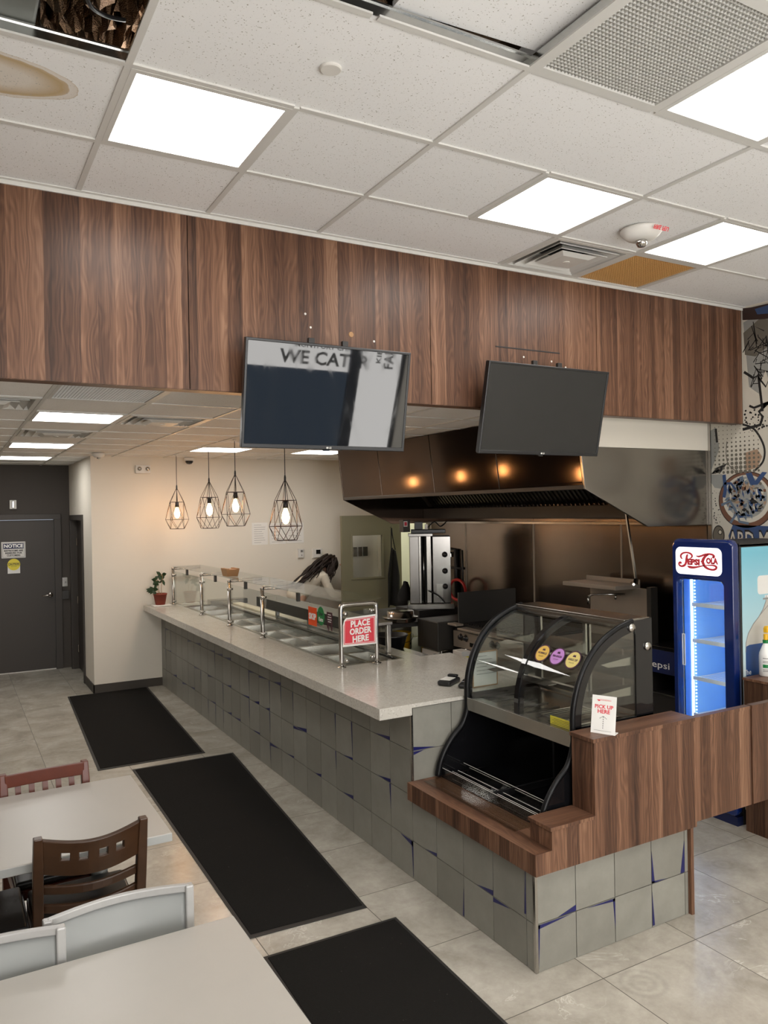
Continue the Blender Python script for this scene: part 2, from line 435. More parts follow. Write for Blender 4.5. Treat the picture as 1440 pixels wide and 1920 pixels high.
    def ribbon(s, pts, O, U, V, d):
        """flat pen stroke: pts = (x, y, width)"""
        n = len(pts); L = []; Rr = []
        for i, (x, y, w) in enumerate(pts):
            a = pts[max(i - 1, 0)]; b = pts[min(i + 1, n - 1)]
            dx, dy = b[0] - a[0], b[1] - a[1]; q = math.hypot(dx, dy) or 1
            L.append((x - dy / q * w / 2, y + dx / q * w / 2)); Rr.append((x + dy / q * w / 2, y - dx / q * w / 2))
        for i in range(n - 1):
            s.prism([Rr[i], Rr[i + 1], L[i + 1], L[i]], O, U, V, d)
        return s
    def grid(s, fn, nu, nv, closed_u=False):
        o = len(s.v)
        for i in range(nu + 1):
            for j in range(nv + 1): s.v.append(tuple(fn(i / nu, j / nv)))
        for i in range(nu):
            for j in range(nv):
                a = o + i * (nv + 1) + j; s.f.append([a, a + nv + 1, a + nv + 2, a + 1]); s.m.append(s.k)
        return s
    def build(s, name, mats, parent=None, bevel=0, smooth=False, seg=2, solid=0, subd=0, fix=True):
        me = bpy.data.meshes.new(name); me.from_pydata(s.v, [], s.f)
        if not isinstance(mats, (list, tuple)): mats = [mats]
        for m in mats: me.materials.append(M[m] if isinstance(m, str) else m)
        me.polygons.foreach_set('material_index', s.m)
        if smooth: me.polygons.foreach_set('use_smooth', [True] * len(me.polygons))
        if fix:
            bm = bmesh.new(); bm.from_mesh(me); bmesh.ops.recalc_face_normals(bm, faces=bm.faces); bm.to_mesh(me); bm.free()
        me.update()
        o = bpy.data.objects.new(name, me); C.objects.link(o)
        if solid:
            q = o.modifiers.new('thick', 'SOLIDIFY'); q.thickness = solid; q.offset = 0
        if bevel:
            b = o.modifiers.new('bev', 'BEVEL'); b.width = bevel; b.segments = seg; b.limit_method = 'ANGLE'; b.angle_limit = math.radians(40)
        if subd:
            q = o.modifiers.new('sub', 'SUBSURF'); q.levels = subd; q.render_levels = subd
        if smooth and not subd:
            try: me.shade_auto_smooth(use_auto_smooth=True, angle=math.radians(38))
            except Exception: pass
        if parent is not None:
            o.parent = parent
            o.matrix_parent_inverse = Matrix.Translation(parent.location).inverted() if parent.rotation_euler.z == 0 and not parent.get('_local') else Matrix.Identity(4)
        return o

def tag(o, label=None, cat=None, group=None, kind=None):
    if label: o['label'] = label
    if cat: o['category'] = cat
    if group: o['group'] = group
    if kind: o['kind'] = kind
    return o
def thing(name, label, cat, loc=(0, 0, 0), group=None, rz=0, local=False):
    """an Empty at the base of a thing; world-built parts unless local"""
    o = bpy.data.objects.new(name, None); o.empty_display_size = .1; C.objects.link(o)
    o.location = loc; o.rotation_euler = (0, 0, rz)
    if local or rz: o['_local'] = 1
    return tag(o, label, cat, group)
def struct(o): o['kind'] = 'structure'; return o
def copy_tree(o, parent=None):
    c = o.copy(); C.objects.link(c)
    if parent is not None: c.parent = parent
    for ch in list(o.children): copy_tree(ch, c)
    return c
FONT = {}
def text_geo(txt, size, align='CENTER', bold=0., space=1., shear=0.):
    cu = bpy.data.curves.new('lettering', 'FONT'); cu.body = txt; cu.size = size; cu.align_x = align; cu.align_y = 'CENTER'
    cu.offset = bold; cu.space_character = space; cu.resolution_u = 2; cu.shear = shear; cu.space_line = .95
    ob = bpy.data.objects.new('lettering', cu); C.objects.link(ob)
    dg = bpy.context.evaluated_depsgraph_get(); dg.update()
    me = bpy.data.meshes.new_from_object(ob.evaluated_get(dg))
    vs = [tuple(v.co) for v in me.vertices]; fs = [list(p.vertices) for p in me.polygons]
    bpy.data.objects.remove(ob); bpy.data.curves.remove(cu); bpy.data.meshes.remove(me)
    return vs, fs
def write(mb, txt, size, O, U, V, d, align='CENTER', bold=0., width=None, sx=1., space=1., shear=0.):
    """lettering lying in plane (O,U,V), lifted by vector d"""
    vs, fs = text_geo(txt, size, align, bold, space, shear); O, U, V, d = Vector(O), Vector(U), Vector(V), Vector(d)
    if width and vs:
        w = max(v[0] for v in vs) - min(v[0] for v in vs); sx = width / w
    mb.add([O + U * v[0] * sx + V * v[1] + d for v in vs], fs); return mb
def rrect(x0, x1, y0, y1, r, n=5):
    p = []
    for cx, cy, a0 in ((x1 - r, y0 + r, -PI / 2), (x1 - r, y1 - r, 0), (x0 + r, y1 - r, PI / 2), (x0 + r, y0 + r, PI)):
        for i in range(n + 1):
            a = a0 + PI / 2 * i / n; p.append((cx + r * math.cos(a), cy + r * math.sin(a)))
    return p
def disc(cx, cy, r, n=24, ry=None):
    return [(cx + r * math.cos(2 * PI * i / n), cy + (ry or r) * math.sin(2 * PI * i / n)) for i in range(n)]
def spline(pts, n=6):
    """Catmull-Rom through tuples"""
    out = []; P = [pts[0]] + list(pts) + [pts[-1]]
    for i in range(1, len(P) - 2):
        for k in range(n):
            t = k / n
            out.append(tuple(.5 * (2 * b + (c - a) * t + (2 * a - 5 * b + 4 * c - d) * t * t + (-a + 3 * b - 3 * c + d) * t ** 3)
                             for a, b, c, d in zip(P[i - 1], P[i], P[i + 1], P[i + 2])))
    out.append(tuple(pts[-1])); return out

XW = 5.36          # right wall
ZC, ZB = 3.614, 2.81   # front and back ceilings
BY = 3.85          # bulkhead face
YW = 9.72          # white back wall
YD = 11.6          # dark wall with the restroom door

# ------------------------------------------------------------------ the setting
struct(MB().box(-3.0, 7.8, -1.7, 11.9, -.08, 0).build('floor', 'floor'))
# front wall (behind the camera): shopfront glazing
mb = MB(); mb.box(-3.1, 5.5, -1.75, -1.6, 0, .55); mb.box(-3.1, 5.5, -1.75, -1.6, 2.62, 4.4)
for x0, x1 in ((-3.1, -2.8), (-.05, .15), (2.9, 3.1), (5.36, 5.5)): mb.box(x0, x1, -1.75, -1.6, .55, 2.62)
struct(mb.build('wall_front', 'wall'))
film = emitter('window_film_daylit', (1.0, .975, .94), 8.0)
day = emitter('window_daylight', (1.0, .985, .96), 8.5)
dim = emitter('window_shaded_view', (.35, .55, .85), .55)
def window(n, x0, x1, panes):
    w = MB().box(x0, x1, -1.66, -1.61, .55, .60).box(x0, x1, -1.66, -1.61, 2.57, 2.62).box(x0, x0 + .04, -1.66, -1.61, .6, 2.57).box(x1 - .04, x1, -1.66, -1.61, .6, 2.57).build('window_%d' % n, 'dark_grey')
    struct(w)
    for (a, b, c, d, m) in panes: MB().box(a, b, -1.655, -1.645, c, d).build('pane', m, w)
    return w
window(1, -2.8, -.05, [(-2.76, -.09, .6, 2.57, emitter('window_shaded_daylight', (1.0, .97, .93), 1.2))])
window(2, .15, 2.9, [(.19, 2.86, .6, 2.57, day)])
w3 = window(3, 3.1, 5.355, [(3.14, 4.55, 1.95, 2.57, film), (4.70, 5.335, .6, 2.57, film), (3.14, 4.55, .6, 1.95, dim)])
MB().box(4.55, 4.70, -1.66, -1.60, .6, 2.57).build('mullion', 'navy_dark', w3)
dec = MB(); P = ((1, 0, 0), (0, 0, 1), (0, .002, 0))
write(dec, 'WE CATER', .23, (4.22, -1.644, 2.085), *P, bold=.006, width=1.26)
write(dec, 'MONTFORT CHICKEN', .085, (4.28, -1.644, 2.245), *P, bold=.002, width=1.0)
write(dec, 'GARLIC LEMON SAUCE', .085, (4.1, -1.644, 2.335), *P, bold=.002, width=.95)
write(dec, 'FALAFEL', .20, (5.14, -1.644, 2.34), (0, 0, 1), (-1, 0, 0), (0, .002, 0), bold=.006, width=.62)
write(dec, 'KIBBEH', .10, (4.98, -1.644, 2.30), (0, 0, 1), (-1, 0, 0), (0, .002, 0), bold=.002, width=.4)
dec.build('window_lettering', 'grey_ink', w3)
# left wall
struct(MB().box(-3.1, -3.0, -1.6, YD + .1, 0, 4.4).build('wall_left', 'wall_mid'))
# right wall: mural part, kitchen part, doorway to the back room
struct(MB().box(XW, XW + .1, -1.6, 4.18, 0, 4.4).build('wall_right', 'wall'))
mb = MB().box(XW, XW + .1, 4.18, 8.38, 0, ZB + .1).box(XW, XW + .1, 8.38, 9.28, 2.08, ZB + .1).box(XW, XW + .1, 9.28, YW + .1, 0, ZB + .1)
struct(mb.build('wall_right_kitchen', 'wall'))
# stainless sheets on the kitchen wall, seams standing proud
mb = MB()
ys = [4.19, 5.11, 6.325, 7.545, 8.30]
for a, b in zip(ys, ys[1:]): mb.box(XW - .012, XW - .001, a + .003, b - .003, .02, 2.30)
for y in ys[1:-1]: mb.mat(1).box(XW - .019, XW - .012, y - .007, y + .007, .02, 1.94)
tag(mb.build('wall_sheet', ['steel_wall', 'steel_lit'], None), 'brown-tinted stainless steel wall sheets with upright seams behind the cooking line', 'wall panel')
struct(MB().box(XW - .012, XW + .0, 4.150, 4.185, 0, ZB + .03).build('trim_1', 'chrome'))
# white back wall and its return to the dark restroom wall
struct(MB().box(1.49, XW + .1, YW, YW + .12, 0, ZB + .05).build('wall_back', 'wall'))
mb = MB().box(1.49, 1.61, YW + .12, 10.42, 0, ZB + .05).box(1.49, 1.61, 10.42, 11.45, 2.06, ZB + .05).box(1.49, 1.61, 11.45, YD, 0, ZB + .05)
struct(mb.build('wall_return', 'wall'))
mb = MB().box(-3.0, .28, YD, YD + .12, 0, ZB + .05).box(.28, 1.29, YD, YD + .12, 2.07, ZB + .05).box(1.29, 2.9, YD, YD + .12, 0, ZB + .05)
struct(mb.build('wall_restroom', 'wall_grey'))
struct(MB().box(1.475, XW, YW - .012, YW, 0, .10).box(1.478, 1.49, YW - .012, 10.38, 0, .10).build('baseboard_back', 'base_grey'))
# dark doorway in the return
d = struct(MB().box(1.470, 1.49, 10.36, 10.43, 0, 2.12).box(1.470, 1.49, 11.44, 11.5, 0, 2.12).box(1.470, 1.49, 10.43, 11.44, 2.05, 2.12).box(1.49, 1.615, 11.43, 11.449, 0, 2.05).box(1.49, 1.615, 10.421, 10.43, 0, 2.05).box(1.49, 1.615, 10.43, 11.43, 2.05, 2.059).build('door_2', 'wall_dark_door'))
MB().box(1.56, 1.60, 10.43, 11.44, .01, 2.05).build('door_leaf', 'wall_dark_door', d)
hg = MB()
for z in (.28, .95, 1.75): hg.tube([(1.555, 11.42, z - .05), (1.555, 11.42, z + .05)], .010, 8)
hg.build('hinge', 'chrome', d)
# restroom door
d = struct(MB().box(.21, .30, YD - .03, YD, 0, 2.065).box(1.285, 1.375, YD - .03, YD, 0, 2.065).box(.21, 1.375, YD - .03, YD, 2.065, 2.14).build('door_1', 'wall_dark_door', None, .004))
MB().box(.30, 1.285, YD + .005, YD + .05, .012, 2.06).build('door_leaf', 'wall_dark_door', d, .003)
h = MB().lathe([(.001, -.04), (.034, -.04), (.036, -.02), (.036, .005)], (1.226, YD, 1.03), 20, 'y').build('door_handle', 'chrome', d, smooth=True)
MB().tube([(1.226, YD - .03, 1.03), (1.226, YD - .065, 1.03), (1.19, YD - .07, 1.028), (1.11, YD - .065, 1.02)], [.012, .012, .010, .008], 10).build('lever', 'chrome', h, smooth=True)
MB().box(.30, 1.285, YD + .0, YD + .055, .0, .010).build('threshold', 'white_p', d)
# room behind the kitchen doorway
struct(MB().box(7.5, 7.6, 8.0, 11.0, 0, 2.8).box(XW + .1, 7.6, 11.0, 11.1, 0, 2.8).box(XW + .1, 7.6, 7.9, 8.0, 0, 2.8).build('wall_store', 'wall_room'))
struct(MB().box(XW + .0, 7.6, 7.9, 11.1, 2.8, 2.86).build('ceiling_store', 'tile_b'))
# door frame of the kitchen doorway
mb = MB().box(XW - .03, XW + .12, 8.33, 8.39, 0, 2.12).box(XW - .03, XW + .12, 9.27, 9.33, 0, 2.12).box(XW - .03, XW + .12, 8.33, 9.33, 2.06, 2.12)
struct(mb.build('door_3', 'door_k', None, .003))

# ---- front ceiling: grid x = .555 + .61k, y = 2.075 + .607k
gx = [.555 + .61 * k for k in range(-6, 9)]
def cx(k): return .555 + .61 * k
yr = [BY - .0, 3.29, 2.683, 2.076, 1.469, .862, .255, -.352, -.959, -1.6]   # row edges going towards the front
ceil = MB(); cells = {}
special = {(3, 0): 1, (4, 0): 1}
skip = set()
def cell_rect(i, r): return max(cx(i), -3.0), min(cx(i + 1), XW), yr[r + 1], yr[r]
LIGHTS_F = [(0, 1), (3, 1), (5, 1), (3, 3), (0, 5), (3, 5), (-3, 3), (-3, 6), (6, 6), (0, 7)]
EGG = [(2, 3), (5, 0)]
VENT = [(4, 0)]
OPEN = [(-1, 2), (0, 3), (1, 3)]
STAIN = [(-1, 1)]
skip = set(LIGHTS_F + EGG + VENT + OPEN + STAIN)
LONG = {(0, 2), (2, 2), (2, 0), (4, 2), (0, 3), (6, 0), (6, 1), (2, 4), (0, 4)}   # 2x4 ft tiles: no cross tee on their right edge
t = MB()
for r in range(9):
    for i in range(-6, 8):
        if (i, r) in skip: continue
        x0, x1, y0, y1 = cell_rect(i, r)
        if x1 - x0 < .02: continue
        t.box(x0, x1, y0, y1, ZC + .004, ZC + .02)
ceiling = struct(t.build('ceiling', 'tile_c'))
# tees
t = MB(); w = .012
for k in range(-5, 8):
    for r in range(9):
        if (k - 1, r) in LONG: continue
        t.box(cx(k) - w, cx(k) + w, yr[r + 1], yr[r], ZC - .003, ZC + .004)
    if k in (-1, 0, 2): t.mat(1).box(cx(k) - .002, cx(k) + .002, .9, 2.7, ZC + .004, ZC + .04).mat(0)
for r in range(1, 9):
    for i in range(-6, 8):
        x0, x1, y0, y1 = cell_rect(i, r - 1)
        if x1 - x0 > .02: t.box(x0 + w, x1 - w, yr[r] - w, yr[r] + w, ZC - .003, ZC + .004)
# upright webs shown where tiles are missing
t.mat(1)
t.box(cx(-1), cx(0), 2.683 - .002, 2.683 + .002, ZC + .004, ZC + .045).box(cx(0), cx(2), 2.076 - .002, 2.076 + .002, ZC + .004, ZC + .045)
t.box(cx(-1), cx(0), 2.683 - .008, 2.683 + .008, ZC + .04, ZC + .046).box(cx(0), cx(2), 2.076 - .008, 2.076 + .008, ZC + .04, ZC + .046)
t.mat(0).box(-3.0, XW, BY - .03, BY, ZC - .004, ZC + .002).box(-3, XW, BY - .008, BY, ZC - .022, ZC + .002)
t.build('ceiling_grid', ['tee', 'tee_steel'], ceiling)
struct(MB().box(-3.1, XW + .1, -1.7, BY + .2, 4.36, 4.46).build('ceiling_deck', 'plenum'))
# ---- back ceiling
bx = [.52 + .61 * k for k in range(-6, 13)]; by = [4.43 + .61 * k for k in range(-1, 13)]
LIGHTS_B = [(0, 3), (0, 7), (0, 10), (3, 7), (5, 7), (-3, 3), (-3, 7)]   # (i,j): x cell from .52, y cell from 3.82
VENT_B = [(1, 3), (0, 5), (-1, 2)]
EGG_B = [(0, 1)]
t = MB(); g2 = MB()
for j in range(13):
    for i in range(-6, 11):
        x0, x1 = .52 + .61 * i, .52 + .61 * (i + 1); y0, y1 = 3.82 + .61 * j, 3.82 + .61 * (j + 1)
        y0 = max(y0, BY + .09); y1 = min(y1, YD); x0 = max(x0, -3); x1 = min(x1, XW)
        if x1 - x0 < .02 or y1 - y0 < .02: continue
        if (i, j) in LIGHTS_B + VENT_B + EGG_B: pass
        else: t.box(x0, x1, y0, y1, ZB + .004, ZB + .02)
        g2.box(x0, x1, y0 - .011, y0 + .011, ZB - .002, ZB + .004)
for k in range(-5, 9): g2.box(.52 + .61 * k - .011, .52 + .61 * k + .011, BY + .1, YD, ZB - .003, ZB + .004)
cb = struct(t.build('ceiling_back', 'tile_b')); g2.build('ceiling_grid', 'tee', cb)
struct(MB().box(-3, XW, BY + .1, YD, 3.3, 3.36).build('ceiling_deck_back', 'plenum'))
# ---- walnut bulkhead
mb = MB()
seams = [-3.0, -.30, 1.067, 2.50, 3.83, XW - .012]
for a, b in zip(seams, seams[1:]): mb.box(a + .0025, b - .0025, BY, BY + .02, 2.725, ZC - .004)
mb.mat(1).box(-3, XW - .012, BY + .02, BY + .09, 2.728, ZC + .7)
mb.mat(0).box(-3, XW - .012, BY + .004, BY + .09, 2.722, 2.728)
bulk = struct(mb.build('wall_bulkhead', ['wood', 'black']))
# leftover marks of earlier brackets
mk = MB().lathe([(.001, -.004), (.014, -.004), (.017, .002)], (1.975, BY, 3.085), 14, 'y')
mk.build('cable_grommet', 'kraft', bulk)
mk = MB()
for x, z in ((1.70, 3.17), (1.73, 3.10), (2.12, 3.06), (3.20, 3.06), (3.43, 3.05), (3.55, 3.02), (3.30, 2.98)): mk.lathe([(.001, -.003), (.006, -.002), (.007, .001)], (x, BY, z), 8, 'y')
mk.build('screw_hole', 'white_p', bulk)
MB().box(2.98, 3.50, BY - .003, BY, 3.105, 3.112).build('bracket_scuff', 'ink', bulk)
# ------------------------------------------------------------------ ceiling fittings
def light_panel(x0, x1, y0, y1, z, label, group):
    t = thing('ceiling_light', label, 'ceiling light', ((x0 + x1) / 2, (y0 + y1) / 2, z), group)
    MB().ring([(x0, y0), (x1, y0), (x1, y1), (x0, y1)], [(x0 + .022, y0 + .022), (x1 - .022, y0 + .022), (x1 - .022, y1 - .022), (x0 + .022, y1 - .022)], (0, 0, z - .004), (1, 0, 0), (0, 1, 0), (0, 0, .012)).build('frame', 'tee', t)
    MB().box(x0 + .02, x1 - .02, y0 + .02, y1 - .02, z + .001, z + .006).build('diffuser', 'panel', t)
    return t
LF = {(0, 1): 'square lit ceiling panel over the charcoal mats, nearest the water-stained tile',
      (3, 1): 'square lit ceiling panel beside the smoke alarm, on its left towards the screens',
      (5, 1): 'square lit ceiling panel on the right of the smoke alarm, above the square amber grille',
      (3, 3): 'square lit ceiling panel butting against the big grey eggcrate grille'}
for i, r in LIGHTS_F:
    x0, x1, y0, y1 = cell_rect(i, r)
    light_panel(x0 + .012, x1 - .012, y0 + .012, y1 - .012, ZC, LF.get((i, r), 'square lit ceiling panel behind the viewer, over the front of the dining area'), 'square ceiling light panels over the dining area')
LB = {(0, 3): 'long-looking lit panel in the low ceiling, nearest the bulkhead, beside a square air diffuser',
      (0, 7): 'lit panel in the low ceiling, second back from the bulkhead, before the restroom wall',
      (0, 10): 'lit panel in the low ceiling right before the charcoal restroom wall',
      (3, 7): 'lit panel in the low ceiling behind the hanging wire cage lamps',
      (5, 7): 'lit panel in the low ceiling just left of the extractor hood'}
for i, j in LIGHTS_B:
    x0, y0 = .52 + .61 * i, 3.82 + .61 * j
    light_panel(x0 + .012, x0 + .598, y0 + .012, y0 + .598, ZB, LB.get((i, j), 'lit panel in the low ceiling, beyond the left edge of the photo'), 'light panels in the low back ceiling')
# store room lamp
light_panel(6.0, 6.6, 9.8, 10.4, 2.79, 'added unseen lit panel deeper in the ceiling of the room past the kitchen doorway', 'light panels in the low back ceiling')  # extra panel added to brighten the room behind the doorway
light_panel(6.0, 6.6, 8.9, 9.5, 2.79, 'lit panel in the ceiling of the room past the kitchen doorway', 'light panels in the low back ceiling')

def eggcrate(x0, x1, y0, y1, z, label, filt, n=34, lm='louvre'):
    t = thing('eggcrate_grille', label, 'air grille', ((x0 + x1) / 2, (y0 + y1) / 2, z))
    MB().ring([(x0, y0), (x1, y0), (x1, y1), (x0, y1)], [(x0 + .02, y0 + .02), (x1 - .02, y0 + .02), (x1 - .02, y1 - .02), (x0 + .02, y1 - .02)], (0, 0, z - .003), (1, 0, 0), (0, 1, 0), (0, 0, .012)).build('frame', 'tee', t)
    mb = MB(); a, b, c, d = x0 + .02, x1 - .02, y0 + .02, y1 - .02
    for k in range(1, n):
        x = a + (b - a) * k / n; mb.box(x - .0016, x + .0016, c, d, z + .002, z + .012)
        y = c + (d - c) * k / n; mb.box(a, b, y - .0016, y + .0016, z + .002, z + .012)
    mb.build('eggcrate_core', lm, t)
    MB().box(a, b, c, d, z + .0125, z + .016).build('filter_pad', filt, t)
x0, x1, y0, y1 = cell_rect(2, 3); eggcrate(x0 + .012, x1 - .012, y0 + .012, y1 - .012, ZC, 'large grey eggcrate return grille beside the open gap in the ceiling', 'filter_grey')
x0, x1, y0, y1 = cell_rect(5, 0); eggcrate(x0 + .012, x1 - .012, y0 + .012, y1 - .012, ZC, 'amber eggcrate grille against the top of the walnut bulkhead', 'filter_tan', 34, 'louvre_amber')
eggcrate(.532, 1.118, 4.442, 5.028, ZB, 'pale eggcrate grille in the low ceiling right behind the bulkhead', 'filter_grey', 30)

def diffuser(x0, x1, y0, y1, z, label, mt='tee'):
    t = thing('air_diffuser', label, 'air vent', ((x0 + x1) / 2, (y0 + y1) / 2, z))
    cxx, cyy = (x0 + x1) / 2, (y0 + y1) / 2; hx, hy = (x1 - x0) / 2, (y1 - y0) / 2
    def sq(f): return [(cxx - hx * f, cyy - hy * f), (cxx + hx * f, cyy - hy * f), (cxx + hx * f, cyy + hy * f), (cxx - hx * f, cyy + hy * f)]
    MB().ring(sq(1), sq(.90), (0, 0, z - .004), (1, 0, 0), (0, 1, 0), (0, 0, .012)).build('frame', mt, t)
    mb = MB()
    for f0, z0, f1, z1 in ((.90, z, .80, z + .09), (.80, z - .006, .62, z + .05), (.62, z - .012, .44, z + .03)):
        A, B = sq(f0), sq(f1)
        vs = [(p[0], p[1], z0) for p in A] + [(p[0], p[1], z1) for p in B]
        mb.add(vs, [[i, (i + 1) % 4, 4 + (i + 1) % 4, 4 + i] for i in range(4)])
    mb.build('cone', mt, t, solid=.003)
    c = MB(); A, B = sq(.46), sq(.34)
    vs = [(p[0], p[1], z - .006) for p in A] + [(p[0], p[1], z - .022) for p in B]
    c.add(vs, [[i, (i + 1) % 4, 4 + (i + 1) % 4, 4 + i] for i in range(4)] + [[7, 6, 5, 4]])
    c = c.build('centre_plate', mt, t, solid=.002)
    MB().lathe([(.022, z - .021), (.022, z - .026), (.001, z - .027)], (cxx, cyy, 0), 14).build('knob', 'white_gloss', t)
    MB().box(x0 + .02, x1 - .02, y0 + .02, y1 - .02, z + .14, z + .16).build('duct_collar', 'plenum', t)
x0, x1, y0, y1 = cell_rect(4, 0); diffuser(x0 + .012, x1 - .012, y0 + .01, y1 - .03, ZC, 'square white air diffuser set against the top of the walnut bulkhead')
for (i, j), lab in zip(VENT_B, ('square air diffuser in the low ceiling, nearest the hanging lamps', 'square air diffuser in the low ceiling, between two of its light panels', 'square air diffuser in the low ceiling at the left edge of the photo')):
    xx, yy = .52 + .61 * i, 3.82 + .61 * j
    diffuser(xx + .015, xx + .595, yy + .015, yy + .595, ZB, lab)
# water-stained tile and slid tile
x0, x1, y0, y1 = cell_rect(-1, 1)
tag(MB().box(x0, x1, y0, y1, ZC + .004, ZC + .02).build('ceiling_tile', 'tile_s'), 'white acoustic ceiling tile with a long brown water stain', 'ceiling tile')
sl = MB(); zz = ZC + .055
sl.prism([(1.235, 2.085), (1.245, 1.43), (1.80, 1.40), (1.81, 2.055)], (0, 0, zz), (1, 0, 0), (0, 1, 0), (0, 0, .018))
tag(sl.build('ceiling_tile', 'tile_c'), 'loose acoustic ceiling tile lifted and slid askew beside the eggcrate grille', 'ceiling tile')
# what shows in the openings
tag(MB().box(-.9, .27, 1.6, 3.2, ZC + .05, ZC + .42).build('air_duct', 'duct', None, .01), 'dark grey sheet metal duct inside the open ceiling hole', 'duct')
def crumple(name, x0, x1, y0, y1, z0, h, n, m, label, seed):
    rnd = random.Random(seed); mb = MB()
    H = [[rnd.random() for _ in range(n + 1)] for _ in range(n + 1)]
    mb.grid(lambda u, v: (x0 + (x1 - x0) * u + .02 * H[int(v * n)][int(u * n)], y0 + (y1 - y0) * v, z0 + h * H[int(u * n)][int(v * n)]), n, n)
    return tag(mb.build(name, m), label, 'insulation')
crumple('foil_insulation', .28, .66, 2.33, 2.95, ZC + .12, .10, 20, 'foil', 'crumpled amber foil insulation inside the corner ceiling hole', 3)
crumple('foil_insulation', .7, 1.77, 2.09, 2.5, ZC + .075, .07, 14, 'foil', 'crumpled amber foil insulation above the slid ceiling tile', 4)
tag(MB().tube(spline([(.30, 2.1, ZC + .10), (.36, 2.35, ZC + .08), (.40, 2.5, ZC + .06), (.46, 2.58, ZC + .08), (.53, 2.60, ZC + .095)], 6), .007, 8).build('cable', 'black', None, smooth=True), 'thin black cable looping inside the corner ceiling hole', 'cable')
tag(MB().tube([(.50, 2.28, ZC + .06), (.50, 2.28, ZC + .7)], .018, 10).build('support_rod', 'black_metal'), 'black upright support rod inside the corner ceiling hole', 'rod')
st = MB()
for x, y in ((.155, 2.680), (1.62, 2.073)): st.box(x, x + .05, y - .0035, y - .002, ZC + .010, ZC + .032)
# detectors and sprinkler cover
t = thing('smoke_alarm', 'white round smoke alarm with a clear tip between two light panels', 'smoke alarm', (3.33, 3.0, ZC))
MB().lathe([(.112, 0), (.112, -.012), (.098, -.03), (.075, -.05), (.04, -.058), (.001, -.060)], (3.33, 3.0, ZC - .003), 28).build('housing', 'white_p', t, smooth=True)
MB().lathe([(.032, -.05), (.030, -.075), (.020, -.092), (.001, -.096)], (3.33, 3.0, ZC - .003), 16).build('sensor_tip', 'chrome', t, smooth=True)
lt = MB(); write(lt, 'FIRE FEU', .030, (3.35, 2.885, ZC - .020), (1, 0, 0), (0, .5, -.85), (0, -.006, -.006), bold=.001); lt.build('lettering', 'red_ink', t)
tag(MB().lathe([(.038, 0), (.038, -.006), (.034, -.009), (.001, -.009)], (1.167, 2.392, ZC + .003), 28).build('sprinkler_cover', 'white_p'), 'flat round white sprinkler cover in the middle of a long ceiling tile', 'sprinkler cover')
t = thing('smoke_alarm', 'small white smoke alarm on the low ceiling at the white wall corner', 'smoke alarm', (1.50, 9.2, ZB))
MB().lathe([(.07, 0), (.07, -.02), (.05, -.045), (.001, -.05)], (1.50, 9.2, ZB - .002), 22).build('housing', 'white_p', t, smooth=True)
MB().lathe([(.022, -.045), (.02, -.062), (.001, -.07)], (1.50, 9.2, ZB - .002), 12).build('sensor_tip', 'chrome', t, smooth=True)
t = thing('security_camera', 'white dome security camera under the low ceiling above the white wall', 'security camera', (2.64, 9.62, ZB))
MB().lathe([(.058, 0), (.062, -.02), (.060, -.04)], (2.64, 9.62, ZB - .002), 22).build('housing', 'white_p', t, smooth=True)
MB().lathe([(.048, -.04), (.046, -.06), (.030, -.078), (.001, -.085)], (2.64, 9.62, ZB - .002), 18).build('lens_dome', 'black_gloss', t, smooth=True)

# ------------------------------------------------------------------ televisions on the bulkhead
def tv(x, zt, w, h, tilt, yt, label):
    t = thing('television', label, 'television', (x + w / 2, BY, zt - h / 2))
    U = Vector((1, 0, 0)); V = Vector((0, math.sin(tilt), -math.cos(tilt))); Nn = Vector((0, math.cos(tilt), math.sin(tilt)))   # Nn: into the set
    O = Vector((x, yt, zt))
    mb = MB(); bz = .014
    mb.ring([(0, 0), (w, 0), (w, h), (0, h)], [(bz, bz), (w - bz, bz), (w - bz, h - .022), (bz, h - .022)], O, U, V, Nn * .030)
    mb.prism([(.004, .004), (w - .004, .004), (w - .004, h - .004), (.004, h - .004)], O + Nn * .012, U, V, Nn * .03)
    mb.build('bezel', 'bezel', t, .003)
    MB().prism([(bz, bz), (w - bz, bz), (w - bz, h - .022), (bz, h - .022)], O + Nn * .004, U, V, Nn * .007).build('screen', 'screen', t)
    MB().prism([(.12, .10), (w - .12, .10), (w - .12, h - .08), (.12, h - .08)], O + Nn * .042, U, V, Nn * .03).build('rear_housing', 'black', t, .006)
    mb = MB().prism(disc(w / 2, h - .0105, .0055, 12), O - Nn * .001, U, V, -Nn * .0008)
    write(mb, 'LG', .013, O - Nn * .0012 + U * (w / 2 + .016) + V * (h - .0105), U, -V, -Nn * .0012, bold=.0004)
    mb.build('emblem', 'white_p', t)
    MB().prism([(w / 2 - .02, h), (w / 2 + .02, h), (w / 2 + .015, h + .008), (w / 2 - .015, h + .008)], O + Nn * .003, U, V, Nn * .02).build('sensor_bar', 'black_gloss', t)
    for fx in (.385, .59):
        b = MB().box(x + w * fx - .017, x + w * fx + .017, BY - .030, BY - .001, zt - .40, zt + .02).box(x + w * fx - .017, x + w * fx + .017, yt + .028, yt + .05, zt - .08, zt + .034)
        b.beam((x + w * fx, BY - .02, zt - .01), O + U * (w * fx) + V * .12 + Nn * .06, .02)
        b.build('wall_bracket', 'black_metal', t, .002)
tv(1.296, 2.971, .953, .548, .182, 3.66, 'left wall television, tilted down, mirroring the lettered front window')
tv(2.787, 2.973, .965, .551, .221, 3.66, 'right wall television with a blank dark screen, tilted down before the hood')

